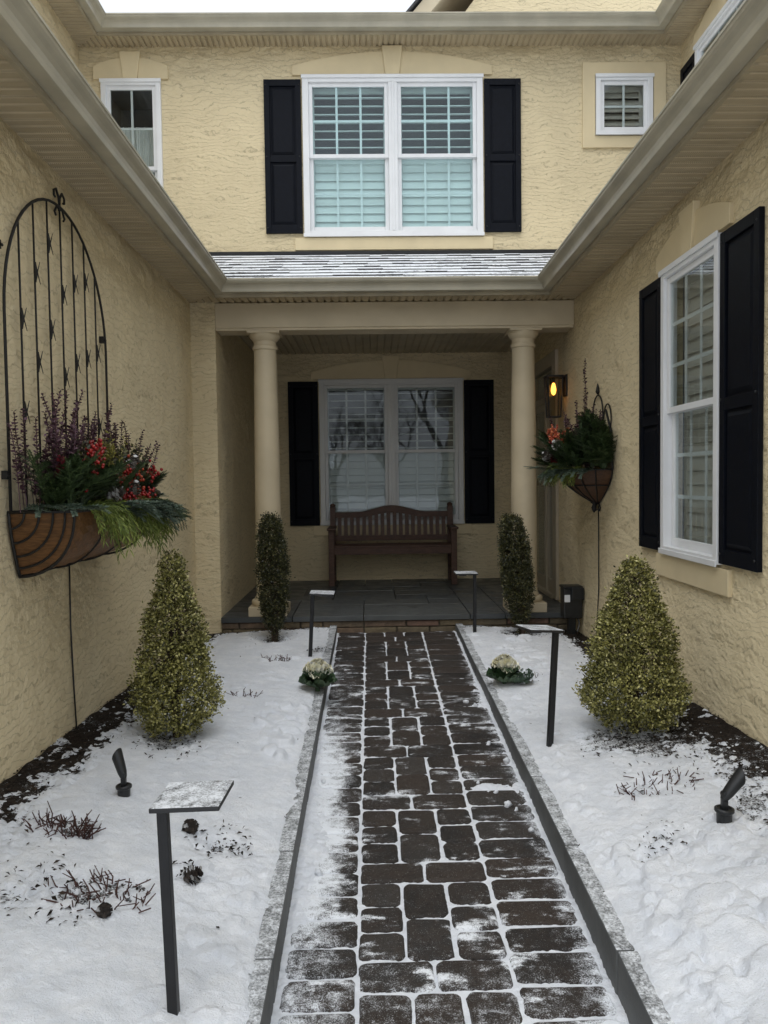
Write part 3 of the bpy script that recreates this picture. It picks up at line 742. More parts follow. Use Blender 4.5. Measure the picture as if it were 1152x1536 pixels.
# ---- porch door with side light, on the right wall under the porch roof
def porch_door():
    y0, y1, z0, z1 = DOOR; x = XR
    f = MB()
    f.box(x - .03, x + .08, y0 - .10, y0 + .045, z0, z1 + .10); f.box(x - .03, x + .08, y1 - .045, y1 + .10, z0, z1 + .10)
    f.box(x - .029, x + .08, y0 + .045, y1 - .045, z1 - .03, z1 + .10); f.box(x - .028, x + .08, y0 + .045, y1 - .045, 2.06, 2.12)
    f.box(x - .027, x + .08, y0 + .33, y0 + .39, z0, 2.06); f.box(x - .04, x + .08, y0 + .045, y1 - .045, z0 - .01, z0 + .03)
    d = f.build('door', 'cream', house, bevel=.004)
    for (a, b) in ((y0 + .045, y0 + .33), (y0 + .39, y1 - .045)):
        s = MB(); t = .05
        s.box(x - .012, x + .03, a, a + t, z0 + .03, 2.06); s.box(x - .012, x + .03, b - t, b, z0 + .03, 2.06)
        s.box(x - .011, x + .03, a + t, b - t, z0 + .03, z0 + .16); s.box(x - .011, x + .03, a + t, b - t, 1.99, 2.06); s.box(x - .011, x + .03, a + t, b - t, 1.24, 1.29)
        s.build('door_frame', 'cream', d, bevel=.003)
        g = MB(); g.box(x + .006, x + .011, a + t, b - t, z0 + .16, 1.24); g.box(x + .006, x + .011, a + t, b - t, 1.29, 1.99); g.build('pane', 'glass', d)
    g = MB(); g.box(x + .006, x + .011, y0 + .045, y1 - .045, 2.12, z1 - .03); g.build('pane', 'glass', d)
    r = MB(); r.box(x + .10, x + .6, y0, y1, z0, z1); r.build('hall_interior', 'room', d)
porch_door()

# ---- beam, columns, porch floor
b = MB(); b.box(-1.308, XR - .002, 6.648, 6.90, 2.632, 2.842); b.build('porch_beam', 'paint', house, bevel=.004)
b = MB(); b.box(-1.305, XR - .005, 6.66, 6.89, 2.612, 2.631); b.build('beam_soffit', 'paint', house)
def column(x):
    y = 6.78
    m = MB(); m.lathe([(.150, .235), (.158, .25), (.158, .268), (.150, .283), (.128, .288), (.128, .30), (.118, .315), (.113, .34), (.1135, .9), (.110, 1.5), (.103, 2.1), (.098, 2.44), (.098, 2.455), (.108, 2.46), (.110, 2.475), (.108, 2.488), (.098, 2.492), (.098, 2.53), (.112, 2.545), (.128, 2.565), (.134, 2.585), (.134, 2.59)], (x, y, 0), 36)
    c = m.build('column', 'paint', house, smooth=True)
    mm = c.modifiers.new('edge', 'EDGE_SPLIT'); mm.split_angle = R(38)
    p = MB(); p.box(x - .165, x + .165, y - .165, y + .165, .152, .234); p.build('plinth', 'paint', c, bevel=.004)
    p = MB(); p.box(x - .138, x + .138, y - .138, y + .138, 2.59, 2.6115); p.build('abacus', 'paint', c, bevel=.003)
column(-.905); column(1.352)
def porch_floor():
    m = MB(); cell = .305; x0, x1, y0, y1 = -1.308, 1.768, YP, 9.0
    nx, ny = 10, 8; cw, ch = (x1 - x0) / nx, (y1 - y0) / ny; used = np.zeros((ny, nx), bool); g = .004
    for j in range(ny):
        for i in range(nx):
            if used[j, i]: continue
            for (a, b) in random.sample([(2, 1), (2, 2), (1, 2), (3, 2), (1, 1), (2, 1)], 6) + [(1, 1)]:
                if i + a <= nx and j + b <= ny and not used[j:j + b, i:i + a].any(): break
            used[j:j + b, i:i + a] = True
            m.box(x0 + i * cw + g, x0 + (i + a) * cw - g, y0 + j * ch + (g if j else 0), y0 + (j + b) * ch - g, .105, .15 + random.uniform(-.0015, .0015))
    m.build('porch_floor', 'blue', house, bevel=.003)
    s = MB(); s.box(-1.30, 1.765, 6.645, 9.0, -.3, .10); s.build('porch_base', 'mortar', house)
    v = MB(); x = -1.30
    for (z0, z1) in ((-.14, -.045), (-.04, .045), (.05, .103)):
        x = -1.30 - random.uniform(0, .1)
        while x < 1.76:
            L = random.uniform(.16, .38); a, b_ = max(x, -1.30), min(x + L - .012, 1.76)
            if b_ - a > .03: v.box(a, b_, 6.622 + random.uniform(-.008, .006), 6.66, z0 + random.uniform(-.004, .003), z1 - random.uniform(0, .006))
            x += L
    v.build('stone_veneer', 'veneer', house, bevel=.007)
porch_floor()

# ---- ceilings and soffits: vinyl planks with grooves
def planks(name, along, u0, u1, v0, v1, z, pitch, mat, clip=None, gd=.013):
    """planks lying across 'along'; u = groove-to-groove axis, v = plank length; clip(u)->(v0,v1)"""
    m = MB(); n = int(round((u1 - u0) / pitch)); g = .013
    for i in range(n):
        a, b = u0 + (u1 - u0) * i / n, u0 + (u1 - u0) * (i + 1) / n
        h = (a + b) / 2; zz_ = z(h) if callable(z) else z
        prof = [(a, zz_), (a + .004, zz_ + gd), (a + .010, zz_ + gd), (a + .024, zz_), (h, zz_), (h + .004, zz_ + gd), (h + .010, zz_ + gd), (h + .024, zz_), (b, zz_)]
        for (p, q) in zip(prof[:-1], prof[1:]):
            ca, cb = (clip(p[0]), clip(q[0])) if clip else ((v0, v1), (v0, v1))
            P = [(p[0], ca[0], p[1]), (q[0], cb[0], q[1]), (q[0], cb[1], q[1]), (p[0], ca[1], p[1])]
            if along == 'y': P = [(y, x, zz) for x, y, zz in P]
            m.quad(*P)
    return m.build(name, mat, house)
planks('porch_ceiling', 'x', -1.31, XR, 6.90, YB, 2.785, .155, 'soffit_plain')
FL, FF, FR = -1.245, 6.345, 1.485            # fascia lines of the low eaves
planks('soffit', 'y', YW0, 6.65, XL, FL, ZS, .127, 'soffit', clip=lambda u: (XL, FL if u < FF else FL - (u - FF) * .0 - min(1, (u - FF) / (6.65 - FF)) * (FL - XL)))
planks('soffit', 'y', YW0, 6.65, FR, XR, lambda u: ZS + max(0, (6.2 - u)) * .0150, .127, 'soffit', clip=lambda u: (FR if u < FF else FR + min(1, (u - FF) / (6.65 - FF)) * (XR - FR), XR))
def fclip(u):
    a = FF
    if u < FL: a = FF + (FL - u) / (FL - XL) * (6.65 - FF)
    if u > FR: a = FF + (u - FR) / (XR - FR) * (6.65 - FF)
    return (min(a, 6.65), 6.65)
planks('soffit', 'x', XL, XR, FF, 6.65, ZS, .127, 'soffit', clip=fclip)
KP = [(0, 0), (.060, 0), (.066, .002), (.068, .010), (.070, .024), (.077, .040), (.090, .054), (.106, .064), (.116, .074), (.119, .084), (.125, .085), (.125, .096), (.113, .096), (.110, .084), (.096, .064), (.066, .030), (.060, .008), (.008, .008), (.008, .092), (0, .092)]
def eave(ye, xl, yf, xr, z, names=('gutter', 'fascia'), fh=(-.025, .085), rise=0.):
    FP = [(-.022, fh[0]), (-.001, fh[0]), (-.001, fh[1]), (-.022, fh[1])]
    for nm, prof, mat in ((names[0], KP, 'gutter'), (names[1], FP, 'fascia')):
        n = len(prof)
        corner = {'l0': lambda o: (xl + o, ye), 'lf': lambda o: (xl + o, yf - o), 'rf': lambda o: (xr - o, yf - o), 'r0': lambda o: (xr - o, ye)}
        for a, b in (('l0', 'lf'), ('lf', 'rf'), ('rf', 'r0')):
            m = MB(); V = [(*corner[c](o), z + h + (rise if c == 'r0' else 0)) for c in (a, b) for o, h in prof]
            m.add(V, [(i, (i + 1) % n, n + (i + 1) % n, n + i) for i in range(n)] + [tuple(range(n)), tuple(range(n, 2 * n))[::-1]])
            g = m.build(nm, mat, house)
            if nm == names[0]:
                # mitre strap and a lapped seam
                k = MB()
                if a == 'lf':
                    pass
RISE = .125
eave(YW0, FL, FF, FR, 2.845, rise=RISE)
# straps over the mitred gutter corners
for (x, y, sx) in ((FL, FF, 1), (FR, FF, -1)):
    m = MB(); V = []
    P2 = KP[1:10]
    for dd in (-.028, .0):
        for o, h in P2: V.append((x + sx * (o + .0015), y - o - .0015 + dd if dd == 0 else y - o + dd - .0015, 2.845 + h + (.0 if h > .001 else -.0015)))
    n = len(P2); m.add(V, [(i, i + 1, n + i + 1, n + i) for i in range(n - 1)]); m.build('gutter_strap', 'gutter', house)
# ---- upper eaves
UL, UF, UR, UZ = -2.42, 7.175, 2.74, 5.385
planks('soffit', 'x', -2.67, 2.99, UF, YU, UZ, .105, 'soffit', clip=lambda u: (UF if UL < u < UR else min(YU, UF + (UL - u if u < UL else u - UR) * .9), YU))
planks('soffit', 'y', YW0, YU, -2.67, UL, UZ + .0005, .105, 'soffit', clip=lambda u: (-2.67, UL - max(0, (u - UF)) / (YU - UF) * .25 if u > UF else UL))
planks('soffit', 'y', YW0, YU, UR, 2.99, UZ + .0005, .105, 'soffit', clip=lambda u: (UR + max(0, (u - UF)) / (YU - UF) * .25, 2.99))
eave(YW0, UL, UF, UR, 5.40)
# ---- roofs
def roof_slab(name, P, th=.02, mat='shingle'):
    m = MB(); m.prism(P, (0, 0, th)); m.build(name, mat, house)
def shingled_roof():
    y0, z0, y1, z1 = 6.30, 2.945, 7.402, 3.462; n = 9; m = MB(); x0, x1 = -2.66, 2.98
    for i in range(n):
        a, b = i / n, (i + 1) / n; ya, yb, za, zb = y0 + (y1 - y0) * a, y0 + (y1 - y0) * b, z0 + (z1 - z0) * a, z0 + (z1 - z0) * b
        x = x0
        while x < x1:
            w_ = random.choice((.14, .18, .22, .11)); xe = min(x + w_, x1); lip = random.choice((.007, .007, .012))
            dy = random.uniform(-.004, .004)
            m.add([(x, ya + dy, za), (xe, ya + dy, za), (xe, ya + dy, za + lip), (x, ya + dy, za + lip), (xe, yb + .01, zb + .003), (x, yb + .01, zb + .003)],
                  [(0, 1, 2, 3), (3, 2, 4, 5), (0, 3, 5), (1, 4, 2)])
            x = xe
    m.build('porch_roof', 'shingle', house)
    f = MB(); f.box(-1.9, 2.2, 7.368, 7.399, 3.455, 3.485); f.build('roof_flashing', 'metal', house)
shingled_roof()
s5 = .5
roof_slab('wing_roof', [(-1.24, YW0 - .2, 2.935), (-1.24, 6.36, 2.935), (-2.68, 7.41, 3.48), (-2.68, YW0 - .2, 3.48)])
roof_slab('wing_roof', [(1.48, YW0 - .2, 2.935), (1.48, 6.36, 2.935), (3.0, 7.41, 3.48), (3.0, YW0 - .2, 3.48)])
roof_slab('main_roof', [(-2.44, 7.16, 5.485), (2.76, 7.16, 5.485), (2.76, 11.0, 6.6), (-2.44, 11.0, 6.6)])
roof_slab('main_roof', [(-9, 14, 5.5), (9, 14, 5.5), (2.76, 11.0, 6.6), (-2.44, 11.0, 6.6)])
roof_slab('main_roof', [(-2.44, YW0 - .3, 5.485), (-2.44, 7.16, 5.485), (-2.44, 11.0, 6.6), (-9, 11, 7.2), (-9, YW0 - .3, 7.2)])
roof_slab('main_roof', [(2.76, YW0 - .3, 5.485), (2.76, 7.16, 5.485), (2.76, 11.0, 6.6), (9, 11, 7.2), (9, YW0 - .3, 7.2)])
# gable rising above the upper gutter
g = MB(); g.prism([(.72, 7.62, 5.5), (2.9, 7.62, 5.5), (2.9, 7.62, 6.9), (1.95, 7.62, 7.1)], (0, 3, 0)); g.build('gable_wall', 'stucco', house)
rk = MB()
rk.prism([(.33, 7.48, 5.60), (.50, 7.48, 5.60), (1.98, 7.48, 7.30), (1.81, 7.48, 7.30)], (0, .03, 0)); rk.prism([(.36, 7.515, 5.62), (.47, 7.515, 5.62), (1.95, 7.515, 7.3), (1.84, 7.515, 7.3)], (0, 3, 0))
rk.build('gable_rake', 'paint', house)
roof_slab('gable_roof', [(.30, 7.45, 5.60), (1.8, 7.45, 7.32), (1.8, 10.5, 7.32), (.30, 10.5, 5.60)], .03)

# ------------------------------------------------------------------ BENCH
def bench():
    cx, yb, yf, z0 = .235, 8.90, 8.46, .152; W = 1.42; hw = W / 2
    t = tag(empty('garden_bench', (cx, 8.7, z0)), 'dark brown slatted wooden bench with curved crest under the porch window', 'bench')
    seat_z = .43; lg = .032
    for sx in (-1, 1):
        x = cx + sx * (hw - lg)
        m = MB(); m.box(x - lg, x + lg, yf, yf + .062, z0, z0 + .615); m.build('leg', 'wood', t, bevel=.004)
        m = MB(); m.prism([(x - lg, yb - .07, z0), (x + lg, yb - .07, z0), (x + lg, yb - .01, z0), (x - lg, yb - .01, z0)], (0, 0, seat_z))
        m.prism([(x - lg, yb - .07, z0 + seat_z), (x + lg, yb - .07, z0 + seat_z), (x + lg, yb - .01, z0 + seat_z), (x - lg, yb - .01, z0 + seat_z)], (0, .045, .43))
        m.lathe([(.026, 0), (.034, .012), (.028, .03), (.008, .042)], (x, yb + .005, z0 + seat_z + .43), 14)
        m.build('leg', 'wood', t, bevel=.003)
        m = MB(); m.box(x - .046, x + .046, yf - .045, yb - .03, z0 + .616, z0 + .642); m.build('armrest', 'wood', t, bevel=.008)
        m = MB(); m.box(x - .015, x + .015, yf + .062, yb - .07, z0 + .15, z0 + .20); m.build('stretcher', 'wood', t, bevel=.003)
    m = MB(); m.box(cx - hw + .064, cx + hw - .064, yf + .008, yf + .036, z0 + .345, z0 + .418); m.build('apron', 'wood', t, bevel=.003)
    m = MB()
    for k in range(6): y = yf + .0 + k * .066; m.box(cx - hw + (.0645 if k == 0 else .03), cx + hw - (.0645 if k == 0 else .03), y + .001, y + .058, z0 + .42, z0 + .442)
    m.build('seat', 'wood', t, bevel=.004)
    # back
    def by(z): return yb - .045 + (z - seat_z) * .1
    def crest(u): a = abs(u); return .80 + .075 * (1 - sstep(.0, .62, a)) + 0.0
    zlo = .50
    m = MB(); m.box(cx - hw + .064, cx + hw - .064, by(zlo) - .014, by(zlo) + .016, z0 + zlo - .03, z0 + zlo + .03); m.build('back_rail', 'wood', t, bevel=.003)
    m = MB(); n = 28; top = []; bot = []
    for i in range(n + 1):
        u = -1 + 2 * i / n; x = cx + u * (hw - .0645); top.append((x, float(crest(u)))); bot.append((x, .735 + .055 * float(1 - sstep(0, .62, abs(u)))))
    for i in range(n):
        (xa, ta), (xb, tb), (_, ba), (_, bb) = top[i], top[i + 1], bot[i], bot[i + 1]
        yy = by(.78)
        m.add([(xa, yy - .016, z0 + ba), (xb, yy - .016, z0 + bb), (xb, yy - .016, z0 + tb), (xa, yy - .016, z0 + ta), (xa, yy + .016, z0 + ba), (xb, yy + .016, z0 + bb), (xb, yy + .016, z0 + tb), (xa, yy + .016, z0 + ta)],
              [(0, 1, 2, 3), (7, 6, 5, 4), (3, 2, 6, 7), (0, 4, 5, 1)])
    m.build('crest_rail', 'wood', t)
    ns = 18
    for i in range(ns):
        u = -1 + 2 * (i + .5) / ns; x = cx + u * (hw - .075); w_ = .0215; zt = .735 + .055 * float(1 - sstep(0, .62, abs(u))) + .012
        m = MB(); a, b_ = by(zlo + .03), by(zt)
        m.add([(x - w_, a - .007, z0 + zlo + .02), (x + w_, a - .007, z0 + zlo + .02), (x + w_, a + .007, z0 + zlo + .02), (x - w_, a + .007, z0 + zlo + .02), (x - w_, b_ - .007, z0 + zt), (x + w_, b_ - .007, z0 + zt), (x + w_, b_ + .007, z0 + zt), (x - w_, b_ + .007, z0 + zt)],
              [(0, 3, 2, 1), (4, 5, 6, 7), (0, 1, 5, 4), (1, 2, 6, 5), (2, 3, 7, 6), (3, 0, 4, 7)])
        m.build('back_slat', 'wood', t)
bench()

# ------------------------------------------------------------------ SHRUBS
def leafy(name, loc, prof, H, n, leafL, mat, label, cat, seed, group=None, lean=(0, 0), core=.72, stem_r=.014, stems=5, z_low=.05):
    rs = np.random.default_rng(seed); t = tag(empty(name, loc), label, cat, group)
    x0, y0, z0 = loc
    tr = MB()
    for k in range(stems):
        a = k * 6.28 / stems + rs.uniform(0, 1); r = rs.uniform(.01, .03)
        tr.tube([(x0 + .4 * r * math.cos(a), y0 + .4 * r * math.sin(a), z0 - .03), (x0 + r * math.cos(a), y0 + r * math.sin(a), z0 + H * .15), (x0 + lean[0] * .5 + r * 2 * math.cos(a), y0 + r * 2 * math.sin(a), z0 + H * .5), (x0 + lean[0] * .85, y0, z0 + H * .8)], [stem_r, stem_r * .8, stem_r * .5, .003], 6)
    # short side twigs
    for k in range(140):
        h = rs.uniform(.1, .9); a = rs.uniform(0, 6.28); r = prof(h) * .8
        p = Vector((x0 + lean[0] * h, y0 + lean[1] * h, z0 + h * H)); q = p + Vector((math.cos(a) * r, math.sin(a) * r, .05))
        tr.tube([p, q], [.003, .0015], 4)
    tr.build('trunk', 'twig', t)
    mb = MB()
    # leaf clumps: twig tips on the envelope, each with a tuft of leaves
    nc = n // 14
    hs_ = np.array([i / 400 for i in range(401)]); wts = np.array([max(prof(h), .0) for h in hs_]); cdf = np.cumsum(wts); cdf /= cdf[-1]
    for k in range(nc):
        h = float(np.interp(rs.random(), cdf, hs_)); a = rs.uniform(0, 6.28)
        bumpy = 1 + .24 * float(fbm(np.array(a * 1.5 + seed), np.array(h * 9), seed, 3)) + rs.normal(0, .035)
        depth = 1 - abs(rs.normal(0, .16)) if rs.random() < .8 else rs.uniform(core * .6, .9)
        r = prof(h) * bumpy * depth
        c = Vector((x0 + lean[0] * h + r * math.cos(a), y0 + lean[1] * h + r * math.sin(a), z0 + h * H + rs.normal(0, .006)))
        outd = Vector((math.cos(a), math.sin(a), .55 + rs.normal(0, .25))).normalized()
        for j in range(14):
            d = (outd + Vector(rs.normal(0, .75, 3))).normalized()
            p = c + Vector(rs.normal(0, leafL * .75, 3)); L = leafL * rs.uniform(.65, 1.2)
            mb.leaf(p, d, outd + Vector(rs.normal(0, .5, 3)), L, L * rs.uniform(.5, .72), .12)
    mb.build('crown', mat, t)
    return t
def cone_prof(Rm, top=.035):
    def f(h):
        if h < .02: return 0.0
        if h < .22: return Rm * (.55 + .45 * math.sin((h - .02) / .20 * math.pi / 2))
        u = (h - .22) / .78
        return max(0, Rm * (1 - u ** 1.15) * (1 - .10 * math.sin(u * 9)) + top * u * (1 if u < .97 else .6))
    return f
leafy('boxwood_cone', (-1.01, 3.90, bz(-1.01, 3.9)), cone_prof(.205), .92, 24000, .0165, 'boxwood', 'narrower yellow-green clipped boxwood cone under the long planter on the wall', 'shrub', 3, 'clipped boxwood cones')
leafy('boxwood_cone', (1.335, 3.88, bz(1.335, 3.88)), cone_prof(.262, .05), .85, 30000, .0165, 'boxwood', 'broader yellow-green clipped boxwood cone below the white side window', 'shrub', 9, 'clipped boxwood cones')
def slim(Rm, hp):
    def f(h):
        if h < .08: return .02
        if h < hp: return Rm * (.45 + .55 * math.sin((h - .08) / (hp - .08) * math.pi / 2))
        u = (h - hp) / (1 - hp); return Rm * max(.0, (1 - .45 * u ** 2.2)) * (1 if h < .97 else .7)
    return f
leafy('slim_boxwood', (-.79, 6.18, bz(-.79, 6.18)), slim(.118, .45), 1.0, 22000, .0165, 'slimleaf', 'slim upright dark box shrub in front of the column nearer the long planter', 'shrub', 5, 'slim upright shrubs', lean=(-.02, 0), stems=7)
leafy('slim_boxwood', (1.24, 6.32, bz(1.24, 6.32)), slim(.125, .5), .97, 22000, .0165, 'slimleaf', 'slim upright dark box shrub leaning in front of the column nearer the wall lamp', 'shrub', 6, 'slim upright shrubs', lean=(-.085, 0), stems=7)

# ------------------------------------------------------------------ PATH LIGHTS
def path_light(x, y, h, hd, tilt, label):
    """square flat head on a slender square post; hd = direction the head points (sign of x)"""
    z = bz(x, y)
    t = tag(empty('path_light', (x, y, z)), label, 'path light', 'black path lights beside the walk')
    w_ = .0135
    m = MB(); m.box(-w_, w_, -w_, w_, -.08, h);
    o = m.build('post', 'metal', None, bevel=.002)
    hdm = MB(); a, b_ = (-.022, .158) if hd > 0 else (-.158, .022)
    hdm.box(a, b_, -.045, .135, h, h + .014)
    p = hdm.build('lamp_head', 'lamphead', None, bevel=.003)
    k = MB(); kx = .095 * hd; k.box(min(kx - .03, kx + .03), max(kx - .03, kx + .03), .02, .08, h - .014, h - .0005); q = k.build('lens', 'plastic', None, bevel=.003)
    for c in (o, p, q): c.parent = t
    t.rotation_euler = tilt
    return t
path_light(-.532, 1.96, .552, 1, (R(-1), R(-2.0), R(-2)), 'nearest black path light, its flat head dusted with snow')
path_light(-.46, 5.60, .455, 1, (0, R(3), 0), 'short black path light behind the cream cabbage by the slim shrub')
path_light(.877, 3.78, .575, -1, (R(-2), R(4.5), R(14)), 'black path light leaning beside the broader boxwood cone')
path_light(.832, 6.22, .485, -1, (0, R(.5), 0), 'black path light close to the porch step in front of the bench leg')

# ------------------------------------------------------------------ SPOT LIGHTS
def spot(x, y, az, tilt, s, label):
    z = bz(x, y) - .005
    t = tag(empty('garden_spotlight', (x, y, z)), label, 'spotlight', 'black garden spotlights')
    m = MB(); m.lathe([(.020, -.05), (.026, 0), (.027, .035), (.034, .04), (.034, .05), (.026, .054), (.022, .046)], (0, 0, 0), 20); o = m.build('ground_stake', 'plastic', None, smooth=False, bevel=.002)
    m = MB(); m.box(-.011, .011, -.009, .009, .045, .105); m.lathe([(.011, -.013), (.011, .013)], (0, 0, .10), 12, (0, 1, 0)); k = m.build('bracket', 'plastic', None, bevel=.002)
    d = Vector((math.sin(tilt) * math.cos(az), math.sin(tilt) * math.sin(az), math.cos(tilt)))
    m = MB(); n = 22; az_ = d; ax = Vector((math.cos(az), math.sin(az), 0)); ax = (ax - d * ax.dot(d)).normalized(); ay = d.cross(ax)
    c0 = Vector((0, 0, .088)); V = []; prof = [(.010, -.010), (.015, .0), (.0195, .02), (.0225, .06), (.0245, .098), (.0215, .098), (.0195, .062), (.001, .06)]
    for i, (r, l) in enumerate(prof):
        for j in range(n):
            a = 2 * math.pi * j / n; cut = .022 * (-math.cos(a)) if i in (4, 5) else 0   # shroud cut at a slant
            V.append(c0 + az_ * (l + cut) + ax * (r * math.cos(a)) + ay * (r * math.sin(a)))
    F = []
    for i in range(len(prof) - 1): F += [(i * n + j, i * n + (j + 1) % n, (i + 1) * n + (j + 1) % n, (i + 1) * n + j) for j in range(n)]
    F += [tuple(range(n))[::-1]]
    m.add(V, F); h = m.build('lamp_barrel', 'plastic', None, smooth=True)
    e_ = h.modifiers.new('es', 'EDGE_SPLIT'); e_.split_angle = R(35)
    for c in (o, k, h): c.parent = t
    t.scale = (s, s, s)
spot(-1.025, 3.11, R(150), R(22), .95, 'black garden spotlight beside the narrower boxwood cone, tipped toward the wall')
spot(1.298, 2.79, R(10), R(42), 1.05, 'black garden spotlight in lumpy snow tipped away from the walk')

# ------------------------------------------------------------------ FLOWERING KALE
def ruffled(mb, c, a, el, L, Wd, seed, ruff=.02):
    rs = np.random.default_rng(seed); n, m = 6, 9; c = Vector(c)
    d = Vector((math.cos(a) * math.cos(el), math.sin(a) * math.cos(el), math.sin(el))); sd = Vector((-math.sin(a), math.cos(a), 0)); up = sd.cross(d) * -1
    if up.z < 0: up = -up
    V = []
    for i in range(n):
        u = i / (n - 1); wv = Wd * (math.sin(min(1, u * 1.15 + .12) * math.pi * .62))
        for j in range(m):
            v = -1 + 2 * j / (m - 1); ed = max(abs(v), u) ** 3
            p = c + d * (L * u * (1 - .18 * v * v)) + sd * (wv * v) + up * (L * .22 * v * v + L * .25 * u * u + ruff * ed * math.sin(j * 2.4 + i * 1.7 + rs.uniform(0, 1.5)))
            V.append(p)
    mb.add(V, [(i * m + j, i * m + j + 1, (i + 1) * m + j + 1, (i + 1) * m + j) for i in range(n - 1) for j in range(m - 1)])
def kale(x, y, s, label, frost):
    z = bz(x, y) - .005; t = tag(empty('ornamental_cabbage', (x, y, z)), label, 'cabbage', 'cream ornamental cabbages')
    o = MB(); rs = np.random.default_rng(int(x * 100) + 500)
    for k in range(16): ruffled(o, (x, y, z + .02 + .02 * (k // 8)), k * 2.4 + rs.uniform(-.2, .2), R(8 + 22 * (k // 8) + rs.uniform(-6, 8)), s * rs.uniform(.12, .15), s * .066, k, .014)
    o.build('outer_leaves', 'kale', t, smooth=True)
    h = MB()
    for k in range(34):
        q = k / 33; ruffled(h, (x, y, z + .085 + .06 * q), k * 2.4 + rs.uniform(-.2, .2), R(4 + 66 * q ** 1.2 + rs.uniform(-6, 6)), s * (.115 - .055 * q), s * (.056 - .020 * q), k + 60, .017)
    h.build('heart_leaves', 'cream_petal', t, smooth=True)
    if frost:
        f = MB()
        for k in range(9): ruffled(f, (x + .06 * s + .09 * s * rs.random(), y - .02 + rs.uniform(-.04, .03), z + .02), rs.uniform(-1.2, 1.0), R(rs.uniform(12, 50)), s * .10, s * .045, k + 90, .014)
        f.build('frosted_leaves', 'frostkale', t, smooth=True)
    stem = MB(); stem.tube([(x, y, z - .03), (x, y, z + .07)], .016, 8); stem.build('stem', 'kale', t)
kale(-.352, 4.80, .92, 'cream-hearted ornamental cabbage against the kerb nearer the narrower boxwood', False)
kale(.835, 4.83, .88, 'cream-hearted ornamental cabbage with snow-dusted leaves beside the leaning path light', True)

# ------------------------------------------------------------------ CUT-BACK STEMS, CONES, LEAVES
def stubs(x, y, r, n, h, label, seed, name='pruned_perennial'):
    rs = np.random.default_rng(seed); z = bz(x, y); m = MB()
    for k in range(n):
        a = rs.uniform(0, 6.28); q = r * math.sqrt(rs.random()); px, py = x + q * math.cos(a), y + q * .7 * math.sin(a); L = h * rs.uniform(.25, .95)
        d = Vector((rs.normal(0, .45) + .4 * math.cos(a), rs.normal(0, .35), 1)).normalized(); p = Vector((px, py, bz(px, py) - .03))
        mid = p + d * (L * .6 + .015) + Vector(rs.normal(0, .005, 3)); end = p + d * (L + .03) + Vector((rs.normal(0, .008), rs.normal(0, .008), 0))
        m.tube([p, mid, end], [.0028, .0024, .0017], 5)
        if rs.random() < .35: m.tube([mid, mid + Vector((rs.normal(0, .03), rs.normal(0, .02), rs.uniform(.0, .03)))], [.0019, .0012], 4)
    for k in range(n // 3):
        a = rs.uniform(0, 6.28); q = r * 1.2 * math.sqrt(rs.random()); px, py = x + q * math.cos(a), y + q * .7 * math.sin(a)
        aa = rs.uniform(0, 6.28); L = rs.uniform(.02, .06)
        m.tube([(px, py, bz(px, py) + .004), (px + L * math.cos(aa), py + L * math.sin(aa) * .6, bz(px, py) + rs.uniform(.006, .02))], .0022, 4)
    o = m.build(name, 'redtwig', None); tag(o, label, 'plant', 'cut-back plants in the snow'); return o
stubs(-1.142, 2.785, .12, 60, .07, 'dense clump of cut-back reddish stems nearest the long planter wall', 1)
stubs(-.875, 2.40, .14, 44, .06, 'sparse cut-back reddish stems poking from snow behind the nearest path light', 2)
stubs(1.187, 3.17, .16, 44, .05, 'ring of cut-back stubs on a snow mound in front of the broader boxwood cone', 3)
stubs(-.69, 5.5, .10, 26, .05, 'low cut-back stems beside the slim shrub near the porch step', 4)
stubs(-.755, 4.62, .09, 14, .06, 'thin bent twigs in snow between boxwood cone and cream cabbage', 5)
stubs(1.02, 4.95, .07, 8, .05, 'few thin twigs beside the snow-dusted cabbage leaves', 6)
def cone(mb, c, d, L, r, seed=0):
    """open pine cone with rows of scales"""
    rs = np.random.default_rng(seed); d = Vector(d).normalized(); ax = d.orthogonal().normalized(); ay = d.cross(ax); c = Vector(c); n = 46
    mb.lathe([(r * .2, 0), (r * .62, L * .25), (r * .5, L * .6), (r * .08, L * .95)], c, 8, d)
    for k in range(n):
        u = (k + .5) / n; a = k * 2.399; rr = r * math.sin(min(1, .18 + u * .95) * math.pi * .9) ** .7
        o = ax * math.cos(a) + ay * math.sin(a); p = c + d * (u * L * .92) + o * rr * .35
        sd = d.cross(o); q = p + (o * rr * .75 + d * L * .10)
        w_ = r * .34
        mb.add([p - sd * w_ * .5, p + sd * w_ * .5, q + sd * w_, q + d * r * .12, q - sd * w_], [(0, 1, 2, 3, 4)])
def ground_cone(x, y, a, s, label):
    m = MB(); cone(m, (x, y, bz(x, y) + .012), (math.cos(a), math.sin(a), .25), .055 * s, .026 * s, int(abs(x) * 1000))
    o = m.build('pine_cone', 'browncone'); tag(o, label, 'pine cone', 'pine cones lying in the snow')
ground_cone(-.648, 2.55, .5, 1.15, 'dark pine cone lying on snow right beside the nearest path light post')
ground_cone(-.822, 2.285, 1.9, .85, 'dark pine cone lying alone below the sparse cut-back stems')
ground_cone(-.69, 2.875, 2.2, 1.1, 'dark pine cone at the far edge of the scattered dead leaves')
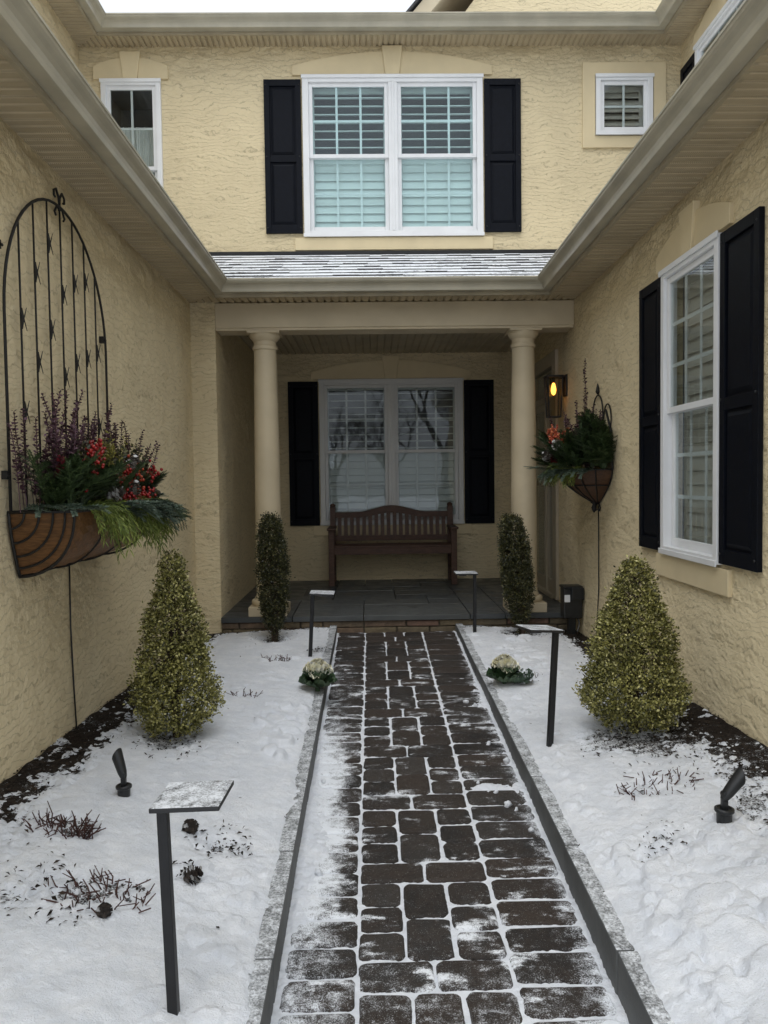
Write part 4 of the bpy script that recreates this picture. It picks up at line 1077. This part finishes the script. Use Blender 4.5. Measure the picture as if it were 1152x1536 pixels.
def litter():
    m = MB(); rs = np.random.default_rng(77)
    spots = [(-.60, 2.86, .14, 46), (-.50, 2.80, .05, 14), (-.68, 2.62, .06, 14), (-1.0, 2.38, .18, 26), (-.92, 2.27, .07, 10), (1.06, 2.78, .12, 20), (1.02, 2.66, .1, 6), (-.40, 5.75, .09, 30), (1.0, 4.85, .08, 8), (-1.02, 3.70, .2, 40), (1.30, 3.62, .28, 60), (1.5, 3.3, .2, 40), (-1.2, 2.5, .2, 20), (1.45, 6.3, .25, 60), (-.9, 6.4, .3, 40)]
    for (cx, cy, r, n) in [(a_, b_, c_, int(d_ * 1.8)) for a_, b_, c_, d_ in spots]:
        for k in range(n):
            a = rs.uniform(0, 6.28); q = r * math.sqrt(rs.random()); x, y = cx + q * math.cos(a), cy + q * math.sin(a); aa = rs.uniform(0, 6.28); L = rs.uniform(.007, .028)
            z = bz(x, y) + .008
            m.leaf((x, y, z), (math.cos(aa), math.sin(aa), rs.uniform(-.05, .5)), (rs.normal(0, .5), rs.normal(0, .5), 1), L, L * rs.uniform(.15, .5), .5)
    o = m.build('leaf_litter', 'chip'); tag(o, kind='stuff')
litter()

# ------------------------------------------------------------------ LONG WALL PLANTER (trough on the near wall)
def fir_spray(mb, c, d, L, droop=.5, nl=.024, step=.006, side=.9, w_=.0022):
    """branch with needles; side twigs too"""
    c = Vector(c); d = Vector(d).normalized()
    def shoot(p, d, L, dr):
        n = max(3, int(L / step)); pts = [p.copy()]
        for i in range(n):
            d = (d + Vector((0, 0, -dr * step * 6 * (.3 + i / n)))).normalized(); q = p + d * step
            sd = d.cross(Vector((0, 0, 1))); sd = sd.normalized() if sd.length > .01 else d.orthogonal().normalized(); up = sd.cross(d)
            for sg in (-1, 1):
                for rep in range(2):
                    nd = (d * .75 + sd * sg * random.uniform(.5, 1) + up * random.uniform(-.1, .55)).normalized(); l = nl * random.uniform(.75, 1.1) * (1 - .35 * i / n)
                    mb.leaf(q, nd, up, l, w_ * 2, .05)
            p = q; pts.append(p.copy())
        mb.tube([pts[0], pts[len(pts) // 2], pts[-1]], [.0022, .0018, .001], 4)
        return pts, d
    pts, dd = shoot(c, d, L, droop)
    for k in range(int(L / .04)):
        i = int(len(pts) * (.2 + .7 * k / max(1, L / .04)))
        if i >= len(pts) - 2: break
        sd = d.cross(Vector((0, 0, 1))); sd = sd.normalized() if sd.length > .01 else d.orthogonal()
        for sg in (-1, 1): shoot(pts[i], (d * .8 + sd * sg * side + Vector((0, 0, random.uniform(-.3, .1)))).normalized(), L * .38 * (1 - .5 * i / len(pts)), droop)
def cedar_spray(mb, c, d, L, n=10):
    c = Vector(c); d = Vector(d).normalized()
    for k in range(n):
        dd = (d + Vector((random.gauss(0, .35), random.gauss(0, .35), random.gauss(0, .2)))).normalized(); p = c + Vector((random.gauss(0, .012), random.gauss(0, .012), 0)); l = L * random.uniform(.6, 1.1); m = 9; pts = [p]
        for i in range(m):
            dd = (dd + Vector((0, 0, -.30))).normalized(); p = p + dd * (l / m); pts.append(p.copy())
            sd = Vector((random.gauss(0, 1), random.gauss(0, 1), -.2)).normalized()
            for sg in (-1, 1):
                e1 = (dd * .85 + sd * .55 * sg).normalized(); mb.leaf(p, e1, sd.cross(dd), l * .20 * (1 - .45 * i / m), .0055, .2)
                mb.leaf(p + e1 * l * .05, (e1 + dd * .5).normalized(), sd.cross(dd), l * .12, .005, .2)
        mb.tube(pts[::3], .0014, 4)
def purple_stem(mb, c, d, L, leaf=.027):
    c = Vector(c); d = Vector(d).normalized(); p = c.copy(); pts = [p.copy()]; n = int(L / .013)
    for i in range(n):
        d = (d + Vector((random.gauss(0, .03), random.gauss(0, .03), .01))).normalized(); p = p + d * .013; pts.append(p.copy())
        if i > n * .25:
            a = i * 1.4
            for q in (0, 3.14):
                o = d.orthogonal().normalized(); o.rotate(Matrix.Rotation(a + q, 3, d)); s_ = leaf * (1.15 - .6 * i / n)
                mb.leaf(p, (o + d * .55), d - o * .3 + Vector((random.gauss(0, .6), random.gauss(0, .6), random.gauss(0, .6))), s_, s_ * .85, .15)
    mb.tube(pts[::4] + [pts[-1]], .0020, 4)
def sprig(mb, c, d, L, n=26, leaf=.02, w_=.6):
    c = Vector(c); d = Vector(d).normalized(); tip = c + d * L
    mb.tube([c, tip], [.0022, .001], 4)
    for k in range(n):
        u = random.uniform(.15, 1); o = Vector((random.gauss(0, 1), random.gauss(0, 1), random.gauss(0, .7))).normalized(); s_ = leaf * random.uniform(.6, 1.1)
        mb.leaf(c + d * (u * L) + o * .006, (o + d * .5), o.cross(d) + Vector((0, 0, .6)), s_, s_ * w_, .12)
def berries(mb, c, n, spread, r=.0065):
    for k in range(n):
        mb.ball(Vector(c) + Vector((random.gauss(0, spread), random.gauss(0, spread), random.gauss(0, spread))), r * random.uniform(.8, 1.15), 7, 5)

def trough_planter():
    y0, y1, zt, zb, wx = 3.215, 4.40, 1.205, .925, XL + .012; ro = .275
    t = tag(empty('wall_planter', (wx, (y0 + y1) / 2, zb)), 'long coir-lined iron trough on the wall filled with winter greens', 'planter', 'coir-lined wall planters')
    n = 12
    def tap(y, q): return y + .085 * q ** 1.5 * (1 - 2 * (y - y0) / (y1 - y0))     # ends lean in towards the keel
    def sec(y, k=1.0, off=0.0):
        return [(wx + (ro * math.cos(a) + 0) * k + off, tap(y, math.sin(a) * k), zt - (zt - zb) * math.sin(a) * k) for a in [math.pi / 2 * i / n for i in range(n + 1)]]
    m = MB(); ny = 16
    V = []; 
    for j in range(ny + 1):
        y = y0 + .012 + (y1 - y0 - .024) * j / ny
        for i, p in enumerate(sec(y, .965)): V.append((p[0] + .004 * math.sin(j * 2.1 + i), p[1], p[2] + .004 * math.sin(j * 3.3 + i * 1.3)))
    F = [(j * (n + 1) + i, j * (n + 1) + i + 1, (j + 1) * (n + 1) + i + 1, (j + 1) * (n + 1) + i) for j in range(ny) for i in range(n)]
    m.add(V, F)
    for y in (y0 + .012, y1 - .012):
        p = sec(y, .965); m.add([(wx, y, zt)] + p, [(0, i + 1, i + 2) for i in range(n)])
    m.build('coir_liner', 'coir', t, smooth=False)
    s = MB(); s.quad((wx, y0 + .02, zt - .02), (wx + ro * .94, y0 + .02, zt - .02), (wx + ro * .94, y1 - .02, zt - .02), (wx, y1 - .02, zt - .02)); s.build('potting_soil', 'soil', t)
    fr = MB(); br = .0055
    for y in (y0, y1):
        fr.tube(sec(y), br * 1.2, 6); fr.tube([(wx, y, zt + .0), (wx + ro, y, zt)], br * 1.2, 6); fr.tube([(wx + .004, tap(y, q / 6), zt - (zt - zb) * q / 6) for q in range(7)], br * 1.3, 6)
        for k in (.25, .47, .68, .86): fr.tube(sec(y, k), br, 6)
    fr.tube([(wx + ro, y0, zt), (wx + ro, y1, zt)], br * 1.2, 6); fr.tube([(wx + .004, tap(y0, 1), zb), (wx + .004, tap(y1, 1), zb)], br * 1.2, 6); fr.tube([(wx + .004, y0, zt), (wx + .004, y1, zt)], br, 6)
    for j in (1, 2): fr.tube(sec(y0 + (y1 - y0) * j / 3, 1.0), br * .8, 6)
    fr.build('iron_frame', 'iron', t, smooth=True)
    # plants
    def P(u, v, z=0): return Vector((wx + .02 + v * (ro - .02), y0 + u * (y1 - y0), zt + z))
    ev = MB()
    for k in range(44):
        u = random.uniform(.02, .98); v = random.uniform(.1, .9); fir_spray(ev, P(u, v), (random.uniform(-.1, .7), random.gauss(0, .3) + (u - .5) * .7, random.uniform(.5, 1.3)), random.uniform(.18, .30), .12, .026)
    for k in range(7): fir_spray(ev, P(random.uniform(.02, .3), random.uniform(.3, .8), .04), (.75, -.2, random.uniform(.4, .9)), .28, .35, .030, .006, .9, .0034)
    for k in range(8): fir_spray(ev, P(random.uniform(.72, .95), random.uniform(.3, .8), .02), (.5, .45, .8), random.uniform(.18, .28), .5, .026)
    for k in range(5): fir_spray(ev, P(.74 + .05 * k, .9, 0), (.8, .1, .25), .30, 1.9, .028, .006, .9, .003)
    for k in range(10): fir_spray(ev, P(random.uniform(.0, .14), random.uniform(.1, .8), .0), (random.uniform(.1, .6), random.uniform(-.25, .2), random.uniform(.6, 1.2)), random.uniform(.22, .32), .15, .030, .006, .9, .0034)
    ev.build('fir_branches', 'fir', t)
    sv = MB()
    for (u, v, d, L) in [(.35, 1, (.6, 0, .15), .26), (.48, 1, (.6, .1, .15), .30), (.66, 1, (.6, .1, .15), .30), (.0, .75, (.5, -.6, .25), .2), (.05, .35, (.3, -.8, .25), .2), (.02, .95, (.9, -.1, .2), .16), (.45, .95, (.9, .1, .1), .26), (.52, .9, (.9, .3, .1), .3), (.58, .95, (.8, .0, .1), .32), (.40, .95, (.8, -.2, .0), .2), (.82, .9, (.7, .1, .4), .16)]:
        fir_spray(sv, P(u, v, .01), d, L, 1.1, .028, .006, .9, .0036)
    sv.build('silver_fir_branches', 'silverfir', t)
    ce = MB()
    for (u, L, n) in [(.14, .26, 13), (.20, .2, 9), (.60, .24, 12), (.66, .30, 14), (.72, .28, 14), (.78, .24, 12), (.50, .22, 12), (.88, .24, 9), (.27, .26, 14), (.31, .22, 12), (.44, .26, 12), (.56, .30, 14), (.83, .28, 12)]: cedar_spray(ce, P(u, .93, .02), (.85, random.uniform(-.2, .2), .35), L, n)
    ce.build('cedar_fronds', 'cedar', t)
    pu = MB()
    for (u, v, d, L) in [(.02, .4, (.10, -.1, 1), .40), (.05, .6, (.18, -.05, 1), .50), (.10, .5, (.05, .05, 1), .54), (.13, .6, (.12, .0, 1), .48), (.2, .4, (.12, -.05, 1), .52), (.26, .5, (.08, .05, 1), .50), (.30, .55, (.2, -.02, 1), .46), (.42, .3, (.0, .1, 1), .46), (.52, .45, (.1, .15, 1), .5), (.55, .3, (.1, -.1, 1), .45), (.62, .3, (.0, .05, 1), .42), (.70, .4, (.05, .1, 1), .44), (.78, .6, (.2, .1, 1), .45), (.80, .5, (.1, .25, 1), .46), (.9, .6, (.25, .25, 1), .42), (.95, .5, (.2, .35, 1), .40), (.97, .7, (.35, .3, 1), .36), (.0, .2, (.0, -.2, 1), .42)]:
        purple_stem(pu, P(u, v), d, L)
        [purple_stem(pu, P(u + random.uniform(-.04, .04), v), (d[0] + random.gauss(0, .12), d[1] + random.gauss(0, .12), 1), L * random.uniform(.55, .9)) for q in range(2)]
    for k in range(12): purple_stem(pu, P(random.uniform(.0, .75), random.uniform(.1, .6)), (random.gauss(.08, .12), random.gauss(.0, .14), 1), random.uniform(.36, .56), .03)
    pu.build('purple_stems', 'purple', t)
    bo = MB()
    for k in range(120): sprig(bo, P(random.uniform(.05, .98), random.uniform(.1, .85)), (random.uniform(-.05, .5), random.gauss(0, .25) + .1, 1), random.uniform(.16, .36), 30, .026)
    bo.build('green_sprigs', 'slimleaf', t)
    go = MB()
    for k in range(14): sprig(go, P(random.uniform(.40, .54), random.uniform(.6, .95), .14), (random.gauss(.1, .2), random.gauss(0, .2), 1), random.uniform(.12, .22), 24, .026, .45)
    go.build('gold_sprigs', 'gold', t)
    for (u, v, z, n) in [(.17, .75, .17, 30), (.20, .8, .24, 22), (.14, .8, .12, 16), (.52, .85, .10, 22), (.48, .95, .02, 18), (.55, .9, .15, 12), (.68, .97, -.01, 22), (.80, .95, .02, 16), (.90, .9, .16, 16), (.25, .8, .26, 14), (.16, .95, .22, 26), (.12, .95, .16, 18), (.50, 1.0, .12, 20), (.47, 1.02, .0, 16), (.70, 1.02, .02, 20), (.84, 1.0, .12, 12)]:
        be = MB(); berries(be, P(u, v + .20, z + .03), n, .019 if n > 13 else .013, .0085); be.build('red_berries', 'berry', t, smooth=True)
    for (u, v, z, n) in [(.66, .98, .20, 24), (.72, 1.0, .16, 22), (.70, 1.0, .08, 14), (.76, .9, .20, 16), (.62, 1.0, .14, 12)]:
        ob = MB(); berries(ob, P(u, v, z), n, .018, .0082); ob.build('orange_berries', 'orange', t, smooth=True)
    for i, (u, v, z, d) in enumerate([(.29, 1.08, .045, (.6, .3, .35)), (.60, 1.08, .17, (.3, -.1, .9)), (.57, 1.1, .045, (.35, -.1, .8)), (.80, 1.08, .04, (.6, .6, .2))]):
        c = MB(); cone(c, P(u, v, z), d, .085, .034, i); c.build('pine_cone', 'cone', t)
    v_ = MB(); sprig(v_, P(.02, .75, .10), (.1, -.1, 1), .13, 120, .018, .5); v_.build('red_bloom', 'velvet', t)
trough_planter()

# ------------------------------------------------------------------ TRELLIS behind it
def trellis():
    x = XL + .026; ya, yb_ = 3.215, 4.43; ym = (ya + yb_) / 2; hw = (yb_ - ya) / 2; zs, zt, z0 = 2.04, 2.665, 1.21
    m = MB(); arch = [(x, ya, z0)] + [(x, ym - hw * math.cos(math.pi * i / 30), zs + (zt - zs) * math.sin(math.pi * i / 30)) for i in range(31)] + [(x, yb_, z0)]
    t = tag(empty('arched_trellis', (x, ym, z0)), 'tall arched black iron trellis with twig bars above the long planter', 'trellis')
    m.tube(arch, .0068, 8); m.build('arch_frame', 'iron', t, smooth=True)
    nb = 8
    for k in range(1, nb):
        y = ya + (yb_ - ya) * k / nb; top = zs + (zt - zs) * math.sqrt(max(0, 1 - ((y - ym) / hw) ** 2)); b = MB(); b.tube([(x, y, z0), (x, y, top)], .0048, 6)
        b.build('bar', 'iron', t, smooth=True)
        zz = top - .10 - .22 * ((k * 5) % 3) / 2 - .10
        while zz > 1.62:
            tw = MB()
            for a in range(4):
                s_ = 1 if a % 2 else -1; up = 1 if a < 2 else -1
                tw.tube([(x + .004, y, zz - up * .045), (x + .010, y + s_ * .006, zz), (x + .016 * (1 if a % 2 else .3), y + s_ * .020, zz + up * .05)], [.0034, .0028, .0016], 5)
            zz -= .40; tw.build('twig_ornament', 'iron', t)
    for (y, z) in ((ya, 2.3), (ya, 1.36), (yb_, 2.13)):
        br = MB(); br.box(XL + .002, x, y - .022 if y == ya else y - .035, y - .006, z - .018, z + .018); br.tube([(x, y - .02, z), (x, y, z)], .007, 6); br.build('bracket', 'iron', t)
    sc_ = MB(); sc_.tube([(x, ym, zt - .02), (x, ym, zt + .03)], .007, 6)
    for s_ in (-1, 1):
        sc_.tube([(x, ym, zt + .0), (x, ym + s_ * .008, zt + .045), (x, ym + s_ * .035, zt + .075), (x, ym + s_ * .062, zt + .06), (x, ym + s_ * .062, zt + .035), (x, ym + s_ * .048, zt + .032)], .006, 6)
        sc_.tube([(x, ym, zt - .015), (x, ym + s_ * .03, zt - .005), (x, ym + s_ * .06, zt - .04), (x, ym + s_ * .045, zt - .055)], .0055, 6)
    sc_.build('scroll_finial', 'iron', t, smooth=True)
trellis()

# ------------------------------------------------------------------ BOWL PLANTER (on the lamp wall)
def bowl_planter(yc, label, rich=True):
    wx = XR - .012; zt, zb = 1.375, 1.115; hw, pr = .36, .30
    t = tag(empty('wall_planter', (wx, yc, zb)), label, 'planter', 'coir-lined wall planters')
    m = MB(); nu, nv = 16, 8; V = []
    def S(a, q, k=1.0):     # a 0..pi around, q 0 top..1 bottom
        r = (1 - q ** 1.7) * .93 + .07; return (wx - pr * math.sin(a) * r * k, yc + hw * math.cos(a) * r * k, zt - (zt - zb) * q)
    for j in range(nv + 1):
        for i in range(nu + 1): V.append(S(math.pi * i / nu, j / nv, .97))
    m.add(V, [(j * (nu + 1) + i, j * (nu + 1) + i + 1, (j + 1) * (nu + 1) + i + 1, (j + 1) * (nu + 1) + i) for j in range(nv) for i in range(nu)])
    m.build('coir_liner', 'coir_shaded', t, smooth=True)
    f = MB(); f.tube([S(math.pi * i / nu, 0) for i in range(nu + 1)], .007, 6); f.tube([(wx, yc - hw, zt), (wx, yc + hw, zt)], .006, 6)
    f.tube([S(math.pi * i / nu, .45) for i in range(nu + 1)], .005, 6)
    for i in range(0, nu + 1, 2): f.tube([S(math.pi * i / nu, q / 8) for q in range(9)], .0055, 6)
    f.lathe([(.004, -.07), (.014, -.055), (.022, -.03), (.012, -.005), (.03, .01), (.02, .02)], (wx - .03, yc, zb), 10)
    for s_ in (-1, 1): f.tube([(wx, yc + s_ * .03, zb), (wx, yc + s_ * .06, zb - .03), (wx, yc + s_ * .045, zb - .055), (wx, yc + s_ * .025, zb - .045)], .006, 6)
    # back plate with loops
    for (y, z, w_, h_) in ((0, 1.80, .13, .15), (-.24, 1.74, .09, .12), (.24, 1.74, .09, .12)):
        f.tube([(wx, yc + y + w_ * math.cos(2 * math.pi * i / 18), z + h_ * math.sin(2 * math.pi * i / 18)) for i in range(18)], .0055, 6, True)
    f.lathe([(.006, 0), (.018, .02), (.012, .05), (.003, .085)], (wx, yc, 1.955), 8)
    f.tube([(wx, yc - hw, zt), (wx, yc - hw * .9, 1.66), (wx, yc - .2, 1.82)], .008, 6); f.tube([(wx, yc + hw, zt), (wx, yc + hw * .9, 1.66), (wx, yc + .2, 1.82)], .008, 6)
    f.build('iron_frame', 'iron', t, smooth=True)
    def P(u, v, z=0): return Vector((wx - .03 - v * (pr - .03), yc + u * hw, zt + z))
    def rd(): 
        u = random.uniform(-.95, .95); return u, random.uniform(0, math.sqrt(1 - u * u))
    ev = MB()
    for k in range(95):
        u, v = rd(); fir_spray(ev, P(u, v, random.uniform(0, .10)), (-random.uniform(-.05, .7), u * .6 + random.gauss(0, .3), random.uniform(.2, 1.4)), random.uniform(.16, .30), .3, .028, .006, .9, .003)
    for k in range(16): fir_spray(ev, P(random.uniform(-1, -.8), .1), (-random.uniform(.0, .3), -.35 + random.gauss(0, .2), random.uniform(.3, 1)), random.uniform(.18, .3), .2)
    for k in range(26): fir_spray(ev, P(random.uniform(-1, -.1), random.uniform(0, .3), random.uniform(.08, .26)), (-random.uniform(.0, .5), random.gauss(-.1, .3), random.uniform(.3, 1.2)), random.uniform(.16, .26), .2, .03, .006, .9, .0032)
    for k in range(4): fir_spray(ev, P(.5, .8), (-.7, .7, random.uniform(.3, .9)), .28, .1)
    ev.build('fir_branches', 'fir', t)
    sv = MB()
    for k in range(15):
        u = -.9 + 1.8 * k / 14; fir_spray(sv, P(u, math.sqrt(1 - u * u) * .9), (-.9, u * .8, .15), random.uniform(.14, .24), 1.8, .03, .006, .9, .004)
    fir_spray(sv, P(.75, .65), (-.8, .6, .15), .34, .05)
    sv.build('silver_fir_branches', 'silverfir', t)
    ce = MB()
    for u in (-.75, -.55, -.35, -.1, .2, .5, .7, .85): cedar_spray(ce, P(u, math.sqrt(1 - u * u) * .92, .02), (-.8, u * .5, .3), .17, 7)
    ce.build('cedar_fronds', 'cedar', t)
    if rich:
        pu = MB()
        for (u, v, d, L) in [(.1, .3, (-.12, .1, 1), .86), (.16, .3, (-.1, .1, 1), .55), (.3, .4, (-.2, .25, 1), .45), (.45, .4, (-.2, .3, 1), .42), (-.2, .2, (0, -.2, 1), .5), (-.5, .2, (-.1, -.55, 1), .46), (-.6, .2, (-.05, -.6, 1), .44), (.5, .5, (-.35, .35, 1), .48), (-.1, .3, (-.1, -.1, 1), .5), (.05, .2, (0, .05, 1), .6)]: purple_stem(pu, P(u, v), d, L, .032)
        for k in range(26): purple_stem(pu, P(random.uniform(-.5, .5), random.uniform(.1, .5)), (random.gauss(-.1, .15), random.gauss(0, .25), 1), random.uniform(.28, .46), .03)
        pu.build('purple_stems', 'purple', t)
        for k in range(20):
            ob = MB(); berries(ob, P(random.uniform(-.35, .7), random.uniform(.8, 1.15), random.uniform(.14, .34)), 14, .017, .0085); ob.build('orange_berries', 'orange', t, smooth=True)
        vb = MB(); sprig(vb, P(.02, 1.12, .04), (-.15, -.1, 1), .17, 320, .03, .5); sprig(vb, P(.62, .95, .07), (-.2, .1, 1), .13, 200, .026, .5); vb.build('red_bloom', 'velvet', t)
        for i, (u, v, z, d) in enumerate([(-.28, 1.05, .16, (-.5, -.4, .5)), (.42, 1.1, .08, (-.5, .1, .6)), (-.1, 1.1, .13, (-.5, -.2, .3))]):
            c = MB(); cone(c, P(u, v, z), d, .09, .042, i + 5); c.build('pine_cone', 'cone', t)
    return t
bowl_planter(5.93, 'bowl-shaped wall planter with orange berries below the lit lantern')

# cords
def cord(pts, label):
    m = MB(); m.tube(pts, .0042, 6); o = m.build('power_cord', 'plastic', smooth=True); tag(o, label, 'cord', 'cords hanging from the planters')
cord([(XL + .008, 3.86, .95), (XL + .007, 3.855, .6), (XL + .008, 3.87, .3), (XL + .012, 3.88, .07)], 'thin black cord down the wall under the long trough planter')
cord([(XR - .008, 5.93, 1.10), (XR - .007, 5.93, .8), (XR - .008, 5.925, .45), (XR - .03, 5.93, .0)], 'thin black cord down the wall under the bowl-shaped planter')

# ------------------------------------------------------------------ WALL LANTERN
def lantern():
    x, y, z = XR, 6.93, 2.09; t = tag(empty('wall_lantern', (x, y, z)), 'lit black box lantern with amber bulb on the wall beside the porch door', 'wall lamp')
    m = MB(); m.box(x - .018, x - .001, y - .055, y + .055, z - .04, z + .15); m.tube([(x - .018, y, z + .12), (x - .10, y, z + .135)], .012, 8); m.build('back_plate', 'metal', t, bevel=.003)
    cx = x - .115; ht, hb = .066, .052; zt, zb = z + .125, z - .225
    c = MB()
    for k, (sx, sy) in enumerate(((-1, -1), (1, -1), (1, 1), (-1, 1))): c.tube([(cx + sx * hb, y + sy * hb, zb), (cx + sx * ht, y + sy * ht, zt)], .007, 4)
    c.box(cx - ht - .008, cx + ht + .008, y - ht - .008, y + ht + .008, zt, zt + .018)
    for (h_, z_) in ((hb, zb),):
        for a, b_ in (((-1, -1), (1, -1)), ((1, -1), (1, 1)), ((1, 1), (-1, 1)), ((-1, 1), (-1, -1))): c.tube([(cx + a[0] * h_, y + a[1] * h_, z_), (cx + b_[0] * h_, y + b_[1] * h_, z_)], .0075, 4)
    c.build('cage', 'metal', t)
    g = MB(); q = .92
    for a, b_ in (((-1, -1), (1, -1)), ((1, -1), (1, 1)), ((1, 1), (-1, 1)), ((-1, 1), (-1, -1))):
        g.quad((cx + a[0] * hb * q, y + a[1] * hb * q, zb), (cx + b_[0] * hb * q, y + b_[1] * hb * q, zb), (cx + b_[0] * ht * q, y + b_[1] * ht * q, zt), (cx + a[0] * ht * q, y + a[1] * ht * q, zt))
    g.build('glass_shade', 'lampglass', t)
    b = MB(); b.lathe([(.006, .0), (.015, -.02), (.022, -.05), (.024, -.075), (.018, -.10), (.003, -.115)], (cx, y, z + .085), 16); b.build('bulb', 'bulb', t, smooth=True)
    s = MB(); s.lathe([(.015, -.005), (.015, .04)], (cx, y, z + .085), 12); s.build('lamp_socket', 'metal', t)
lantern()

# ------------------------------------------------------------------ TRANSFORMER BOX by the porch corner
def transformer():
    x0, x1, y0, y1, z0 = 1.60, 1.755, 6.36, 6.49, .14
    t = tag(empty('outlet_box', ((x0 + x1) / 2, 6.42, 0)), 'black weatherproof power box with raised lid at the porch corner by the wall', 'power box')
    m = MB(); m.box(x0, x1, y0, y1, z0, z0 + .25); m.build('box_body', 'plastic', t, bevel=.008)
    m = MB(); m.box(x0 - .008, x1 + .003, y0 - .010, y1 + .005, z0 + .252, z0 + .272); m.box(x0 + .06, x1 + .006, y0 - .03, y0 - .011, z0 + .16, z0 + .262); m.build('lid', 'plastic', t, bevel=.005)
    m = MB(); m.box(x0 + .004, x0 + .05, y0 - .004, y0 - .0005, z0 + .14, z0 + .20); m.build('sticker', 'white', t)
    m = MB(); m.box(x0 + .05, x1 - .05, y0 + .03, y1 - .03, -.1, z0); m.tube([(x1 - .04, y0 + .04, z0 + .02), (x1 - .02, y0 + .02, .1), (x1 - .05, y0 - .02, .03)], .006, 6); m.build('post', 'plastic', t)
transformer()

# ------------------------------------------------------------------ BEHIND THE CAMERA (seen in the window reflections)
def bare_tree(x, y, h, seed, label):
    rs = np.random.default_rng(seed); t = tag(empty('bare_tree', (x, y, -.6)), label, 'tree'); m = MB(); k_ = MB()
    def grow(p, d, L, r, lev):
        q = p + d * L; mid = p + d * L * .5 + Vector(rs.normal(0, L * .03, 3)); (k_ if lev == 0 else m).tube([p, mid, q], [r, r * .85, r * .66], 6 if lev < 2 else 4)
        if lev >= 6: return
        for k in range(3 if lev else 5):
            a = Vector(rs.normal(0, .55, 3)); a.z = abs(a.z) * .6 + .05; grow(p + d * L * rs.uniform(.6, 1), (d + a * 1.05).normalized(), L * rs.uniform(.58, .82), r * .55, lev + 1)
    grow(Vector((x, y, -.7)), Vector((0, 0, 1)), h * .27, h * .018, 0)
    k_.build('trunk', 'bark', t); m.build('crown', 'bark', t)
bare_tree(2.7, -9.5, 10.5, 4, 'bare winter tree mirrored in the porch window')
for (x, y, h, sd, la) in ((-1.8, -21, 9, 14, 'bare tree beyond the drive standing straight behind the walk'), (1.2, -27, 10, 15, 'farthest bare tree beyond the drive'), (4.6, -17, 9, 16, 'bare tree beyond the drive nearest the big bare tree'), (-5.5, -25, 10, 17, 'bare tree beyond the drive in front of the grey house')):
    bare_tree(x, y, h, sd, la)
nb = tag(empty('neighbour_house', (-14, -62, -1.2)), 'grey gabled house across the snow mirrored in the porch window', 'house')
m = MB(); m.box(-24, -4, -66, -58, -1.5, 2.4); m.build('wall', 'siding', nb)
m = MB(); m.prism([(-24.5, -57.5, 2.2), (-3.5, -57.5, 2.2), (-3.5, -62, 5.0), (-24.5, -62, 5.0)], (0, 0, .15)); m.prism([(-24.5, -66.5, 2.2), (-3.5, -66.5, 2.2), (-3.5, -62, 5.0), (-24.5, -62, 5.0)], (0, 0, .14)); m.build('roof', 'shingle', nb)
for x in (-21, -17, -12, -7.5):
    m = MB(); m.box(x, x + 1.2, -58.0, -57.96, .1, 1.6); m.build('window', 'room', nb)
